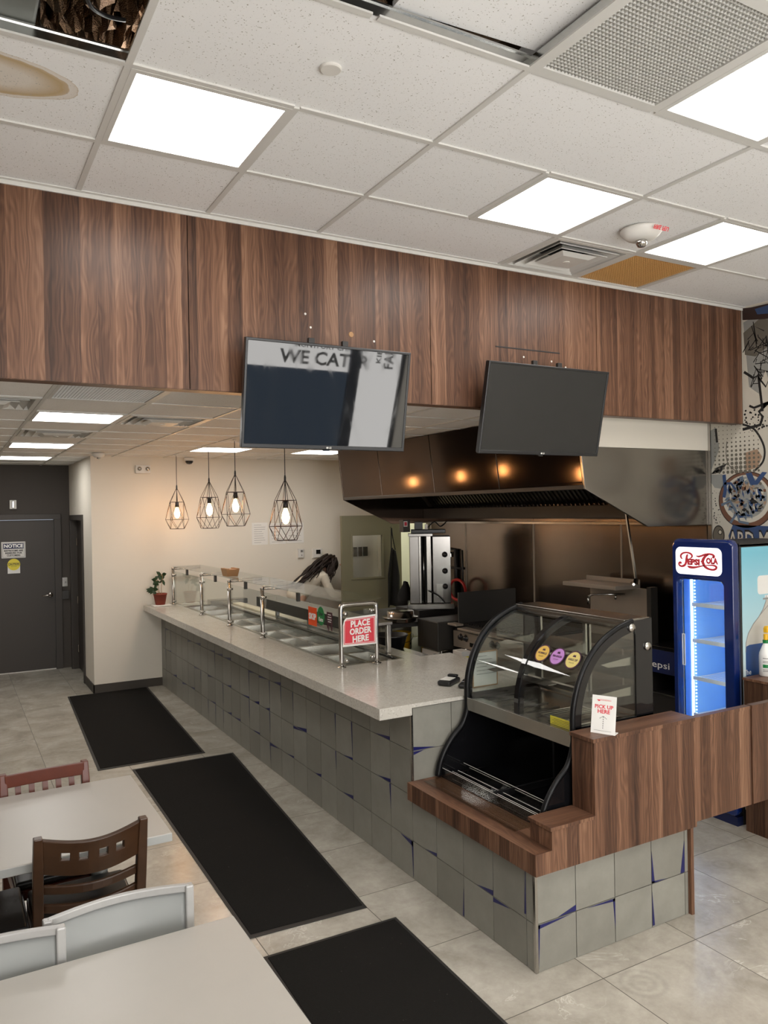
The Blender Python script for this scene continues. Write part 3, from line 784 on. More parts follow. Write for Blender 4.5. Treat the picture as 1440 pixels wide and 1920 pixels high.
# ------------------------------------------------------------------ small things on the far walls
t = thing('emergency_light', 'white twin emergency light high on the white back wall', 'emergency light', (2.09, YW, 2.66))
MB().box(2.00, 2.18, YW - .05, YW - .002, 2.61, 2.71).build('housing', 'white_p', t, .008)
for x in (2.045, 2.14): MB().lathe([(.001, -.03), (.020, -.028), (.026, -.01), (.026, .0)], (x, YW - .05, 2.665), 16, 'y').build('lamp_head', 'chrome', t, smooth=True)
t = thing('strobe_alarm', 'small white strobe unit on the charcoal wall above the restroom door', 'alarm', (.777, YD, 2.275))
MB().box(.735, .82, YD - .04, YD - .002, 2.215, 2.335).build('housing', 'white_p', t, .006)
MB().box(.762, .793, YD - .055, YD - .04, 2.225, 2.325).build('lens', 'steel', t, .006)
t = thing('wall_thermostat', 'white thermostat with a black square display on the back wall', 'thermostat', (4.40, YW, 1.54))
MB().box(4.325, 4.475, YW - .012, YW - .002, 1.475, 1.605).box(4.345, 4.455, YW - .03, YW - .012, 1.485, 1.595).build('housing', 'white_p', t, .004)
MB().box(4.378, 4.442, YW - .033, YW - .030, 1.53, 1.588).build('display', 'black_gloss', t)
t = thing('wall_controller', 'narrow white wall control box left of the thermostat', 'wall control', (4.155, YW, 1.55))
MB().box(4.115, 4.195, YW - .03, YW - .002, 1.49, 1.61).build('housing', 'white_p', t, .004)
MB().box(4.150, 4.180, YW - .033, YW - .03, 1.565, 1.592).build('display', 'black_gloss', t)
MB().box(4.158, 4.172, YW - .033, YW - .03, 1.515, 1.532).build('button', 'grey_ink', t)
def notice(x0, x1, z0, z1, lines, label, seed):
    t = thing('paper_notice', label, 'paper notice', ((x0 + x1) / 2, YW, z0), 'paper notices on the white back wall')
    MB().box(x0, x1, YW - .004, YW - .0015, z0, z1).build('sheet', 'white_paper', t)
    r = random.Random(seed); mb = MB(); w = x1 - x0
    for k in range(lines):
        z = z1 - .03 - (z1 - z0 - .06) * k / max(1, lines - 1)
        mb.box(x0 + .03, x0 + w * (.55 + .35 * r.random()), YW - .0048, YW - .004, z - .002, z + .002)
    mb.build('print_lines', 'grey_ink', t)
notice(3.475, 3.695, 1.685, 1.975, 9, 'white printed notice, the left one behind the third wire cage lamp', 1)
notice(3.72, 3.95, 1.685, 1.965, 6, 'white printed notice, the middle of the three behind the largest wire cage lamp', 2)
notice(3.96, 4.21, 1.69, 1.965, 4, 'white printed notice, the right one nearest the wall controls', 5)
# restroom notices
t = thing('door_sign', 'white rectangular sign with a navy heading on the charcoal door', 'sign', (.775, YD, 1.66))
yy = YD - .002
MB().box(.628, .922, yy - .003, yy + .006, 1.553, 1.772).build('board', 'white_p', t, .002)
MB().ring([(.64, 1.565), (.91, 1.565), (.91, 1.76), (.64, 1.76)], [(.643, 1.568), (.907, 1.568), (.907, 1.757), (.643, 1.757)], (0, yy - .0045, 0), (1, 0, 0), (0, 0, 1), (0, .0015, 0)).box(.650, .900, yy - .0045, yy - .003, 1.678, 1.750).build('heading_band', 'navy_ink', t)
P = ((1, 0, 0), (0, 0, 1), (0, -.001, 0))
write(MB(), 'NOTICE', .062, (.775, yy - .0045, 1.714), *P, bold=.0022, width=.232).build('lettering', 'white_gloss', t)
mb = MB()
for s, z, w in (('RESTROOMS ARE', 1.652, .232), ('RESERVED FOR', 1.620, .205), ('CUSTOMERS', 1.588, .165)): write(mb, s, .030, (.775, yy - .0035, z), *P, bold=.0012, width=w)
mb.build('small_lettering', 'ink', t)
t = thing('caution_sticker', 'round yellow caution sticker on a white card below the door sign', 'sticker', (.775, YD, 1.44))
MB().box(.700, .852, yy - .001, yy + .004, 1.345, 1.46).build('card', 'white_print', t)
MB().prism(disc(.776, 1.465, .078, 28), (0, yy - .001, 0), (1, 0, 0), (0, 0, 1), (0, -.002, 0)).build('disc', 'lemon', t)
mb = MB().box(.702, .850, yy - .0036, yy - .003, 1.450, 1.4535).box(.702, .850, yy - .0036, yy - .003, 1.484, 1.4875)
write(mb, 'CAUTION', .030, (.776, yy - .003, 1.469), *P, bold=.0012, width=.135); write(mb, 'WET FLOOR', .013, (.776, yy - .003, 1.436), *P, width=.07); mb.build('lettering', 'ink', t)
t = thing('wall_plate', 'small steel switch plate on the charcoal wall above a dark box', 'switch plate', (1.412, YD, 1.19))
MB().box(1.378, 1.448, YD - .006, YD - .001, 1.13, 1.255).build('plate', 'steel', t, .002)
MB().lathe([(.001, -.010), (.015, -.010), (.015, 0)], (1.413, YD - .006, 1.185), 14, 'y').build('key_switch', 'chrome', t)
tag(MB().box(1.372, 1.462, YD - .035, YD - .001, .955, 1.075).build('wall_box', 'dark_grey', None, .004), 'dark square push box on the charcoal wall below the steel plate', 'wall box')

# ------------------------------------------------------------------ wire cage lamps over the counter
def pendant(x, y, za, s, label, spin):
    t = thing('cage_lamp', label, 'pendant lamp', (x, y, ZB), 'wire cage lamps over the counter')
    MB().lathe([(.018, 0), (.016, -.010), (.001, -.012)], (x, y, ZB - .003), 14).build('ceiling_rose', 'white_p', t, smooth=True)
    MB().tube([(x, y, ZB - .02), (x, y, za - .19 * s)], .0035, 6).lathe([(.006, .02), (.009, 0), (.009, -.03), (.004, -.045)], (x, y, za), 10).build('cord', 'black', t)
    def ringp(r, z, off): return [Vector((x + r * s * math.cos(spin + off + 2 * PI * k / 6), y + r * s * math.sin(spin + off + 2 * PI * k / 6), za - z * s)) for k in range(6)]
    a = Vector((x, y, za - .01)); R1, R2, R3 = ringp(.092, .185, 0), ringp(.136, .395, PI / 6), ringp(.092, .508, 0)
    mb = MB(); w = .0024
    def e(p, q): mb.tube([p, q], w, 5, caps=False)
    for k in range(6):
        j = (k + 1) % 6
        e(a, R1[k]); e(R1[k], R1[j]); e(R1[k], R2[k]); e(R1[j], R2[k]); e(R2[k], R2[j]); e(R2[k], R3[k]); e(R2[k], R3[j]); e(R3[k], R3[j])
    mb.build('cage', 'wire', t)
    zs = za - .215 * s
    MB().lathe([(.006, .03), (.020, .025), (.021, -.03), (.017, -.034)], (x, y, zs), 14).build('socket', 'black', t, smooth=True)
    MB().lathe([(.012, 0), (.016, -.015), (.029, -.055), (.032, -.080), (.026, -.108), (.012, -.126), (.001, -.130)], (x, y, zs - .032), 16).build('bulb', 'bulb', t, smooth=True)
pendant(2.37, 9.2, 2.43, .98, 'wire cage pendant lamp, farthest back and smallest, near the potted plant', .2)
pendant(2.40, 8.0, 2.46, 1.0, 'wire cage pendant lamp, second from the back, overlapping the next', .5)
pendant(2.40, 7.15, 2.49, 1.0, 'wire cage pendant lamp, third from the back, close beside the second', .1)
pendant(2.40, 5.9, 2.385, 1.0, 'wire cage pendant lamp nearest the front, below the left television', .35)
# ------------------------------------------------------------------ service counter
CXF = 2.285; EY = 2.734; SY = 3.79
counter = thing('service_counter', 'long service counter clad in grey square tiles with navy inlays', 'counter', (CXF, EY, 0))
mb = MB()
mb.box(CXF + .008, 2.44, SY + .008, YW - .002, 0, .935).box(2.96, 3.12, 5.0, YW - .002, 0, .935).box(2.44, 2.96, 5.0, YW - .002, 0, .74).box(2.44, 3.30, SY + .008, 5.0, 0, .935)
mb.box(CXF + .008, 3.30, EY + .008, SY, 0, .468)
mb.build('core', 'grout', counter)
cl = MB(); r = random.Random(11); gp = .0022
zr = [0.0, .218, .473, .728, .936]
def tile_x(y0, y1, z0, z1): cl.box(CXF, CXF + .0085, y0 + gp, y1 - gp, z0 + gp, z1 - gp)
def tile_y(x0, x1, z0, z1, Y): cl.box(x0 + gp, x1 - gp, Y, Y + .0085, z0 + gp, z1 - gp)
ycols = [2.734 + .010, 2.797]
while ycols[-1] < YW - .06: ycols.append(ycols[-1] + .2488)
ycols[-1] = YW - .003
for a, b in zip(ycols, ycols[1:]):
    for z0, z1 in zip(zr, zr[1:]):
        if b < SY + .01 and z0 > .4: continue
        tile_x(a, b, z0, z1)
xcols = [CXF + .012, 2.528, 2.778, 3.030, 3.272, 3.298]
for a, b in zip(xcols, xcols[1:]):
    for z0, z1 in zip(zr[:2], zr[1:3]): tile_y(a, b, z0, z1, EY)
for a, b in ((CXF + .01, 2.56), (2.56, 2.81)):
    for z0, z1 in ((.50, .728), (.728, .975)): tile_y(a, b, z0, z1, SY)
cl.mat(1)
def wx(y, z, ln, wd, kind, up=1, fwd=1):
    """navy inlay wedge on the long face"""
    if kind == 'h': p = [(y, z), (y, z + up * wd), (y + fwd * ln, z)]
    else: p = [(y, z), (y + fwd * wd, z), (y, z + up * ln)]
    cl.prism(p, (CXF, 0, 0), (0, 1, 0), (0, 0, 1), (-.0012, 0, 0))
def wy(x, z, ln, wd, kind, up=1, fwd=1, Y=EY):
    if kind == 'h': p = [(x, z), (x, z + up * wd), (x + fwd * ln, z)]
    else: p = [(x, z), (x + fwd * wd, z), (x, z + up * ln)]
    cl.prism(p, (0, Y, 0), (1, 0, 0), (0, 0, 1), (0, -.0012, 0))
wy(2.528, .221, .11, .028, 'h', 1, -1); wy(2.300, .214, .20, -.018, 'h', 1, 1); wy(2.300, .214, .20, .010, 'v', -1, 1)
wy(2.778, .214, .18, -.014, 'h', 1, -1); wy(2.778, .214, .15, .014, 'v', -1, -1)
wy(3.032, .221, .16, .020, 'v', 1, 1); wy(3.032, .221, .10, .010, 'h', 1, 1); wy(3.032, .01, .17, .016, 'v', 1, 1)
wy(3.270, .221, .16, .030, 'v', 1, -1)
wy(CXF + .012, .730, .15, .022, 'h', 1, 1, SY); wy(CXF + .012, .724, .07, -.018, 'h', 1, 1, SY)
for y, z, ln, wd, k, up, f in ((2.80, .24, .22, .010, 'v', 1, 1), (3.046, .222, .13, .024, 'h', 1, 1), (3.046, .214, .13, -.022, 'h', 1, -1), (3.296, .01, .14, .010, 'v', 1, 1),
                               (3.544, .222, .11, .018, 'h', 1, 1), (3.792, .214, .14, -.030, 'h', 1, 1), (3.792, .214, .20, .016, 'v', -1, 1), (4.04, .477, .15, .022, 'h', 1, 1), (4.04, .47, .15, .014, 'v', -1, 1),
                               (4.04, .73, .18, .022, 'h', 1, 1), (3.80, .477, .1, .02, 'h', 1, -1)): wx(y, z, ln, wd, k, up, f)
for y in ycols[7:-1]:
    for z in zr[1:4]:
        q = r.random()
        if q < .30: wx(y, z + .003, .10 + .1 * r.random(), .014 + .014 * r.random(), 'h', 1, 1)
        elif q < .42: wx(y, z - .003, .12 + .08 * r.random(), -.016 - .01 * r.random(), 'h', 1, -1)
        if r.random() < .28: wx(y, z - .003, .12 + .1 * r.random(), .012, 'v', -1, 1)
cl.build('tile_cladding', ['ctile', 'tblue'], counter)
MB().box(CXF - .003, CXF + .012, EY - .003, EY + .012, 0, .47).build('corner_trim', 'steel', counter)
MB().box(CXF - .002, CXF + .010, SY - .003, SY + .010, .56, .935).build('corner_trim', 'steel', counter)
MB().box(3.298, 3.318, EY - .02, SY, 0, .47).build('end_cap', 'wood', counter)
# quartz worktop with the cold well cut out of it
wt = MB(); X0 = 2.075; Z0, Z1 = .936, 1.0; WX0, WX1, WY0, WY1 = 2.47, 2.93, 4.98, 9.30
wt.box(X0, CXF + .0, SY - .010, YW - .002, Z0, Z1).box(CXF, WX0, SY - .010, YW - .002, Z1 - .022, Z1).box(WX0, 3.36, SY - .010, WY0, Z1 - .022, Z1).box(WX0, WX1, WY1, YW - .002, Z1 - .022, Z1).box(WX1, 3.10, WY0, YW - .002, Z1 - .022, Z1)
wt.box(CXF + .009, 3.30, SY + .009, WY0 - .02, Z1 - .062, Z1 - .022)
tag(wt.build('worktop', 'quartz'), 'speckled pale grey quartz worktop along the tiled service counter', 'countertop')
# cold well and its pans
well = thing('cold_well', 'long stainless cold well sunk in the worktop behind the glass guard', 'cold well', (2.7, 7, .8))
MB().box(WX0, WX1, WY0, WY1, .78, .80).box(WX0, WX0 + .004, WY0, WY1, .8, .992).box(WX1 - .004, WX1, WY0, WY1, .8, .992).box(WX0, WX1, WY0, WY0 + .004, .8, .992).box(WX0, WX1, WY1 - .004, WY1, .8, .992).build('basin', 'steel_h', well)
MB().ring([(WX0 - .012, WY0 - .012), (WX1 + .012, WY0 - .012), (WX1 + .012, WY1 + .012), (WX0 - .012, WY1 + .012)], [(WX0 + .012, WY0 + .012), (WX1 - .012, WY0 + .012), (WX1 - .012, WY1 - .012), (WX0 + .012, WY1 - .012)], (0, 0, 1.0005), (1, 0, 0), (0, 1, 0), (0, 0, .003)).build('rim', 'steel_h', well)
for k in range(9): MB().box(WX0 + .004, WX1 - .004, WY0 + .48 * k + .010, WY0 + .48 * k + .030, .965, .985).build('divider_bar', 'steel_h', well)
def pan(x0, x1, y0, y1, z, dep):
    mb = MB()
    mb.ring([(x0, y0), (x1, y0), (x1, y1), (x0, y1)], [(x0 + .016, y0 + .016), (x1 - .016, y0 + .016), (x1 - .016, y1 - .016), (x0 + .016, y1 - .016)], (0, 0, z - .004), (1, 0, 0), (0, 1, 0), (0, 0, .004))
    A = [(x0 + .016, y0 + .016), (x1 - .016, y0 + .016), (x1 - .016, y1 - .016), (x0 + .016, y1 - .016)]; B = [(x0 + .03, y0 + .03), (x1 - .03, y0 + .03), (x1 - .03, y1 - .03), (x0 + .03, y1 - .03)]
    vs = [(p[0], p[1], z) for p in A] + [(p[0], p[1], z - dep) for p in B]
    mb.add(vs, [[i, (i + 1) % 4, 4 + (i + 1) % 4, 4 + i] for i in range(4)] + [[4, 5, 6, 7]])
    return mb
k = 0
for b in range(9):
    ya = WY0 + .48 * b + .03; yb = min(WY0 + .48 * (b + 1) + .010, WY1 - .004)
    rows = 2 if b in (0, 2, 3, 5) else 1
    for q in range(rows):
        xa = WX0 + .008 + (WX1 - WX0 - .016) * q / rows; xb = WX0 + .008 + (WX1 - WX0 - .016) * (q + 1) / rows
        tag(pan(xa + .003, xb - .003, ya + .002, yb - .002, .985, .11).build('food_pan', 'steel'), 'empty stainless food pan set in the cold well', 'food pan', 'empty food pans in the cold well')
# overshelf standing behind the pans
sh = thing('prep_overshelf', 'low stainless overshelf on legs behind the cold well', 'shelf', (2.9, 6.2, 1.0))
MB().box(2.76, 2.985, 5.20, 7.60, 1.222, 1.245).build('shelf_board', 'steel_h', sh, .003)
MB().box(2.755, 2.761, 5.20, 7.60, 1.150, 1.245).build('front_apron', 'dark_grey', sh)
for y in (5.235, 6.74, 7.55):
    MB().beam((2.962, y, 1.0045), (2.962, y, 1.222), .035, .035).build('leg', 'steel', sh, .003)
MB().beam((2.962, 5.235, 1.03), (2.962, 7.55, 1.03), .02).build('foot_rail', 'steel', sh)
tag(MB().box(3.13, 3.40, 5.10, 9.2, .90, .925).box(3.13, 3.16, 5.10, 9.2, .60, .90).build('back_counter', 'steel_h'), 'stainless work shelf running behind the quartz worktop', 'work shelf')
tag(MB().box(3.00, 3.11, 7.1, 9.12, 1.001, 1.022).build('cutting_board', 'cut_board', None, .004), 'long cream cutting board lying behind the cold well', 'cutting board')
tag(MB().box(2.74, 3.20, 9.14, 9.30, 1.001, 1.062).build('utensil_tray', 'steel_h', None, .006), 'shallow grey steel tray by the white wall behind the glass guard', 'tray')
# ------------------------------------------------------------------ glass sneeze guard
sg = thing('sneeze_guard', 'glass sneeze guard on steel posts along the service counter', 'sneeze guard', (2.41, 4.91, 1.0))
PX = 2.41; PY = [4.93, 6.5, 7.42, 8.38, 9.60]; ZT = 1.44
def post(x, y, top=ZT):
    mb = MB().lathe([(.032, 1.0015), (.032, 1.006), (.020, 1.010), (.017, 1.02), (.017, top)], (x, y, 0), 16)
    return mb.build('post', 'post', sg, smooth=True)
for y in PY[1:]:
    p = post(PX, y)
    MB().lathe([(.021, 1.02), (.021, 1.05)], (PX, y, 0), 14).lathe([(.022, 1.345), (.022, 1.375)], (PX, y, 0), 14).lathe([(.001, 1.452), (.019, 1.45), (.019, 1.43)], (PX, y, 0), 14).box(PX, PX + .03, y - .028, y - .006, 1.35, 1.37).box(PX, PX + .03, y - .028, y - .006, 1.03, 1.05).build('clamp', 'chrome', p, smooth=True)
    a = MB().tube([(PX + .01, y, 1.43), (PX + .30, y, 1.43)], .008, 8).tube([(PX + .01, y, 1.452), (PX + .33, y, 1.452)], .008, 8).box(PX + .28, PX + .34, y - .01, y + .01, 1.424, 1.458)
    a.build('arm', 'chrome', sg, smooth=True)
y = PY[0]
fr = MB().tube(spline([(PX - .002, y, 1.003), (PX - .002, y, 1.2), (PX - .002, y, ZT - .03), (PX + .012, y, ZT - .006), (PX + .04, y, ZT), (PX + .15, y, ZT), (PX + .24, y, ZT), (PX + .268, y, ZT - .006), (PX + .282, y, ZT - .03), (PX + .282, y, 1.2), (PX + .282, y, 1.003)], 4), .0165, 14)
for x in (PX - .002, PX + .282): fr.lathe([(.034, 1.0015), (.034, 1.006), (.018, 1.010)], (x, y, 0), 16)
fr.build('end_frame', 'chrome', sg, smooth=True)
for x, z in ((PX + .035, 1.375), (PX + .245, 1.385), (PX + .04, 1.045), (PX + .245, 1.05)): MB().lathe([(.001, -.012), (.015, -.011), (.016, .010), (.001, .011)], (x, y, z), 14, 'y').build('glass_clip', 'chrome', sg, smooth=True)
MB().box(PX + .02, PX + .26, y - .003, y + .003, 1.02, 1.405).build('end_glass', 'glass', sg)
for a, b in zip(PY, PY[1:]):
    MB().box(PX + .006, PX + .012, a + .022, b - .022, 1.012, 1.405).build('front_glass', 'glass', sg)
    MB().box(PX + .0, PX + .345, a + .008, b - .008, 1.462, 1.470).build('top_glass', 'glass', sg)
for a, b in zip(PY, PY[1:]): MB().box(PX - .002, PX + .02, (a + b) / 2 - .018, (a + b) / 2 + .018, 1.395, 1.462).build('glass_hanger', 'dark_grey', sg)
# signs on the guard
t = thing('order_sign', 'red sign with white capital lettering on the near end of the sneeze guard', 'sign', (2.53, 4.90, 1.15))
yy = 4.900
oc = [(2.405, 1.150), (2.672, 1.150), (2.672, 1.362), (2.435, 1.352), (2.418, 1.335), (2.408, 1.30)]
MB().prism(oc, (0, yy, 0), (1, 0, 0), (0, 0, 1), (0, -.002, 0)).build('sheet', 'white_print', t)
MB().prism([(2.412, 1.167), (2.663, 1.160), (2.664, 1.347), (2.438, 1.340), (2.424, 1.325), (2.415, 1.295)], (0, yy - .002, 0), (1, 0, 0), (0, 0, 1), (0, -.001, 0)).build('red_field', 'red_sign', t)
MB().ring([(2.417, 1.172), (2.659, 1.165), (2.659, 1.341), (2.420, 1.335)], [(2.420, 1.175), (2.656, 1.168), (2.656, 1.338), (2.423, 1.332)], (0, yy - .003, 0), (1, 0, 0), (0, 0, 1), (0, -.0006, 0)).build('border_line', 'white_gloss', t)
mb = MB()
for s, z, w in (('PLACE', 1.306, .155), ('ORDER', 1.252, .175), ('HERE', 1.197, .130)): write(mb, s, .060, (2.545, yy - .003, z), (.999, 0, .04), (0, 0, 1), (0, -.001, 0), bold=.0022, width=w)
mb.build('lettering', 'white_gloss', t)
gx0 = PX + .0045
def decal(name, label, poly, m):
    t = thing(name, label, 'sticker', (gx0, poly[0][0], 1.2))
    MB().prism(poly, (gx0, 0, 0), (0, 1, 0), (0, 0, 1), (-.0012, 0, 0)).build('decal', m, t)
    return t
Pg = ((0, -1, 0), (0, 0, 1), (-.0018, 0, 0))
t = decal('window_sticker', 'orange rectangular sticker with white letters on the sneeze guard front', [(5.352, 1.238), (5.508, 1.238), (5.508, 1.378), (5.352, 1.378)], 'orange')
write(MB(), 'SKIP', .062, (gx0, 5.43, 1.305), *Pg, bold=.003, width=.135).build('lettering', 'white_gloss', t)
t = decal('window_sticker', 'green oval sticker on the sneeze guard front between two others', disc(5.278, 1.326, .062, 26, .070), 'green')
mb = MB(); write(mb, 'Uber', .040, (gx0, 5.278, 1.342), *Pg, bold=.0012, width=.075); mb.build('upper_lettering', 'ink', t)
mb = MB(); write(mb, 'Eats', .040, (gx0, 5.278, 1.300), *Pg, bold=.0012, width=.075); mb.build('lower_lettering', 'white_gloss', t)
t = decal('window_sticker', 'dark maroon sticker with torn lower strips on the sneeze guard next to the end post', [(5.080, 1.285), (5.175, 1.285), (5.175, 1.370), (5.080, 1.370)], 'maroon')
mb = MB()
for z, w in ((1.352, .05), (1.334, .06), (1.316, .066), (1.300, .05)): mb.box(gx0 - .002, gx0 - .0012, 5.127 - w / 2, 5.127 + w / 2, z - .003, z + .003)
mb.build('print_lines', 'white_print', t)
mb = MB()
for a_, b_, c_ in ((5.085, 5.105, 1.235), (5.115, 5.128, 1.255), (5.142, 5.155, 1.225), (5.160, 5.172, 1.25)): mb.prism([(a_, c_), (b_, c_ + .008), (b_, 1.285), (a_, 1.285)], (gx0, 0, 0), (0, 1, 0), (0, 0, 1), (-.0012, 0, 0))
mb.build('torn_strips', 'maroon', t)
t = thing('takeout_box', 'small brown takeout box on the sneeze guard top glass', 'box', (2.49, 7.62, 1.471))
A = [(2.435, 7.55), (2.545, 7.55), (2.545, 7.70), (2.435, 7.70)]; B = [(2.422, 7.535), (2.558, 7.535), (2.558, 7.715), (2.422, 7.715)]
mb = MB(); mb.add([(p[0], p[1], 1.4712) for p in A] + [(p[0], p[1], 1.54) for p in B], [[3, 2, 1, 0], [4, 5, 6, 7]] + [[i, (i + 1) % 4, 4 + (i + 1) % 4, 4 + i] for i in range(4)])
mb.build('tray', 'kraft', t); MB().box(2.422, 2.452, 7.535, 7.715, 1.540, 1.549).box(2.528, 2.558, 7.535, 7.715, 1.540, 1.549).build('flap', 'kraft', t)
# potted plant and napkin at the far end
tag(MB().box(2.14, 2.36, 9.46, 9.62, 1.001, 1.014).build('folded_cloth', 'white_paper', None, .005), 'folded white cloth under the potted plant at the counter end', 'cloth')
t = thing('potted_plant', 'small drooping plant in a terracotta pot at the far counter end', 'plant', (2.235, 9.54, 1.015))
MB().lathe([(.055, 1.0145), (.058, 1.02), (.078, 1.135), (.082, 1.135), (.082, 1.15), (.070, 1.15), (.066, 1.12)], (2.235, 9.54, 0), 22).build('pot', 'terracotta', t, smooth=True)
MB().lathe([(.068, 1.128), (.04, 1.133), (.001, 1.135)], (2.235, 9.54, 0), 18).build('soil', 'soil', t)
sm = MB(); lf = MB(); r = random.Random(5)
def leaf(p, d, ln, wd):
    d = Vector(d).normalized(); u = d.cross(Vector((.2, -1, .1))).normalized(); n = u.cross(d); p = Vector(p)
    q = [(0, 0, 0), (.25, .8, .1), (.6, 1, .0), (1, .0, -.25)]
    L = [p + d * ln * a + u * wd * b / 2 + n * c * ln * .3 for a, b, c in q]; Rr = [p + d * ln * a - u * wd * b / 2 + n * c * ln * .3 for a, b, c in q]
    for i in range(3): lf.add([L[i], L[i + 1], Rr[i + 1], Rr[i]], [[0, 1, 2, 3]])
for bx_, tip in ((.0, (2.17, 9.52, 1.30)), (.02, (2.25, 9.55, 1.36)), (-.01, (2.13, 9.50, 1.20))):
    pts = spline([(2.235 + bx_, 9.54, 1.13), ((2.235 + tip[0]) / 2 + .01, 9.54, 1.22), (tip[0] + .02, tip[1], tip[2] + .01), tip], 5)
    sm.tube(pts, .003, 6)
    for k in range(13):
        i = r.randrange(len(pts) // 2, len(pts)); leaf(pts[i], (r.uniform(-1, .6), r.uniform(-.6, .6), r.uniform(-1.2, .5)), r.uniform(.05, .085), r.uniform(.025, .042))
sm.build('stem', 'kraft', t); lf.build('foliage', 'leaf', t, fix=False)
# card terminals on the worktop
t = thing('card_terminal', 'black card terminal with a pale top, lying flat on the quartz worktop', 'card terminal', (2.75, 4.09, 1.0), rz=.55)
MB().box(-.085, .085, -.045, .045, .002, .034).build('body', 'black', t, .012)
MB().box(-.06, .03, -.034, .034, .034, .038).build('display', 'white_p', t, .004)
MB().box(.045, .078, -.034, .034, .034, .050).build('printer_cover', 'black', t, .008)
t = thing('card_terminal', 'slim black card terminal right beside the display case on the worktop', 'card terminal', (2.80, 3.97, 1.0), rz=.75)
MB().box(-.08, .08, -.038, .038, .002, .030).build('body', 'black', t, .012)
MB().box(-.01, .065, -.03, .03, .030, .033).build('display', 'black_gloss', t, .003)
t = thing('menu_card', 'framed printed card standing behind the display case glass', 'menu card', (2.93, 3.90, 1.0))
MB().ring([(2.80, 1.003), (2.99, 1.003), (2.99, 1.22), (2.80, 1.22)], [(2.806, 1.009), (2.984, 1.009), (2.984, 1.214), (2.806, 1.214)], (0, 3.90, 0), (1, 0, 0), (0, 0, 1), (0, .006, 0)).build('frame', 'kraft', t)
MB().box(2.806, 2.984, 3.902, 3.905, 1.009, 1.214).build('sheet', 'white_paper', t)
mb = MB()
for k in range(6): mb.box(2.83, 2.83 + .08 + .04 * ((k * 7) % 3), 3.9008, 3.902, 1.19 - k * .022, 1.193 - k * .022)
mb.build('print_lines', 'grey_ink', t)
# ------------------------------------------------------------------ walnut ledge, end panel, gate, pedestal
LX = 2.25
lg = thing('display_ledge', 'walnut ledge wrapping the tiled counter end under the display case', 'ledge', (LX, 2.70, .47))
MB().box(LX + .012, 3.29, 2.715, SY - .004, .471, .545).build('fascia_core', 'wood', lg)
MB().box(LX, LX + .012, 2.70, SY - .004, .462, .545).build('front_fascia', 'wood', lg)
MB().box(LX, 3.30, 2.70, SY - .004, .545, .56).build('ledge_top', 'wood_y', lg)
ep = thing('end_panel', 'stepped walnut end panel closing the counter by the display case', 'panel', (2.8, 2.70, .462))
prof = [(LX, .462), (3.31, .462), (3.31, .545), (3.26, 1.02 - .018), (2.602, 1.02 - .018), (2.602, .66 - .015), (2.343, .66 - .015), (2.343, .562), (LX + .001, .562)]
prof = [(LX + .001, .462), (3.31, .462), (3.262, 1.002), (2.612, 1.002), (2.612, .648), (2.347, .648), (2.347, .5605), (LX + .001, .5605)]
MB().prism([(LX + .001, .462), (3.31, .462), (3.31, .70), (3.31, 1.002), (2.612, 1.002), (2.612, .648), (2.347, .648), (2.347, .5605), (LX + .001, .5605)], (0, 2.685, 0), (1, 0, 0), (0, 0, 1), (0, .0149, 0)).build('face_board', 'wood', ep)
MB().box(2.612, 3.31, 2.70, 2.835, .561, 1.002).build('tall_block', 'wood', ep)
MB().box(2.602, 3.315, 2.680, 2.840, 1.002, 1.020).build('tall_cap', 'wood', ep, .001)
MB().box(2.347, 2.611, 2.70, 2.835, .561, .648).build('low_block', 'wood', ep)
MB().box(2.337, 2.611, 2.680, 2.840, .648, .664).build('low_cap', 'wood', ep, .001)
gt = thing('swing_gate', 'walnut swing gate panel hung between the counter end and the pedestal', 'gate', (3.5, 2.71, .475))
MB().box(3.318, 3.768, 2.700, 2.732, .478, .995).build('panel', 'wood', gt)
MB().box(3.318, 3.768, 2.698, 2.734, .995, 1.012).build('top_edge', 'wood', gt)
for z in (.58, .90): MB().tube([(3.776, 2.716, z - .035), (3.776, 2.716, z + .035)], .0045, 8).build('hinge', 'steel', gt)
pd = thing('half_wall', 'walnut clad half wall at the right edge beside the drinks cooler', 'half wall', (4.6, 3.0, 0))
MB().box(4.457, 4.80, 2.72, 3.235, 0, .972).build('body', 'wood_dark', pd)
MB().box(4.450, 4.81, 2.70, 3.240, .972, .988).build('cap', 'wood', pd)
MB().box(3.784, 4.449, 2.700, 2.732, .478, .995).build('fixed_panel', 'wood', pd)
MB().box(3.784, 4.449, 2.698, 2.734, .995, 1.012).build('panel_edge', 'wood', pd)
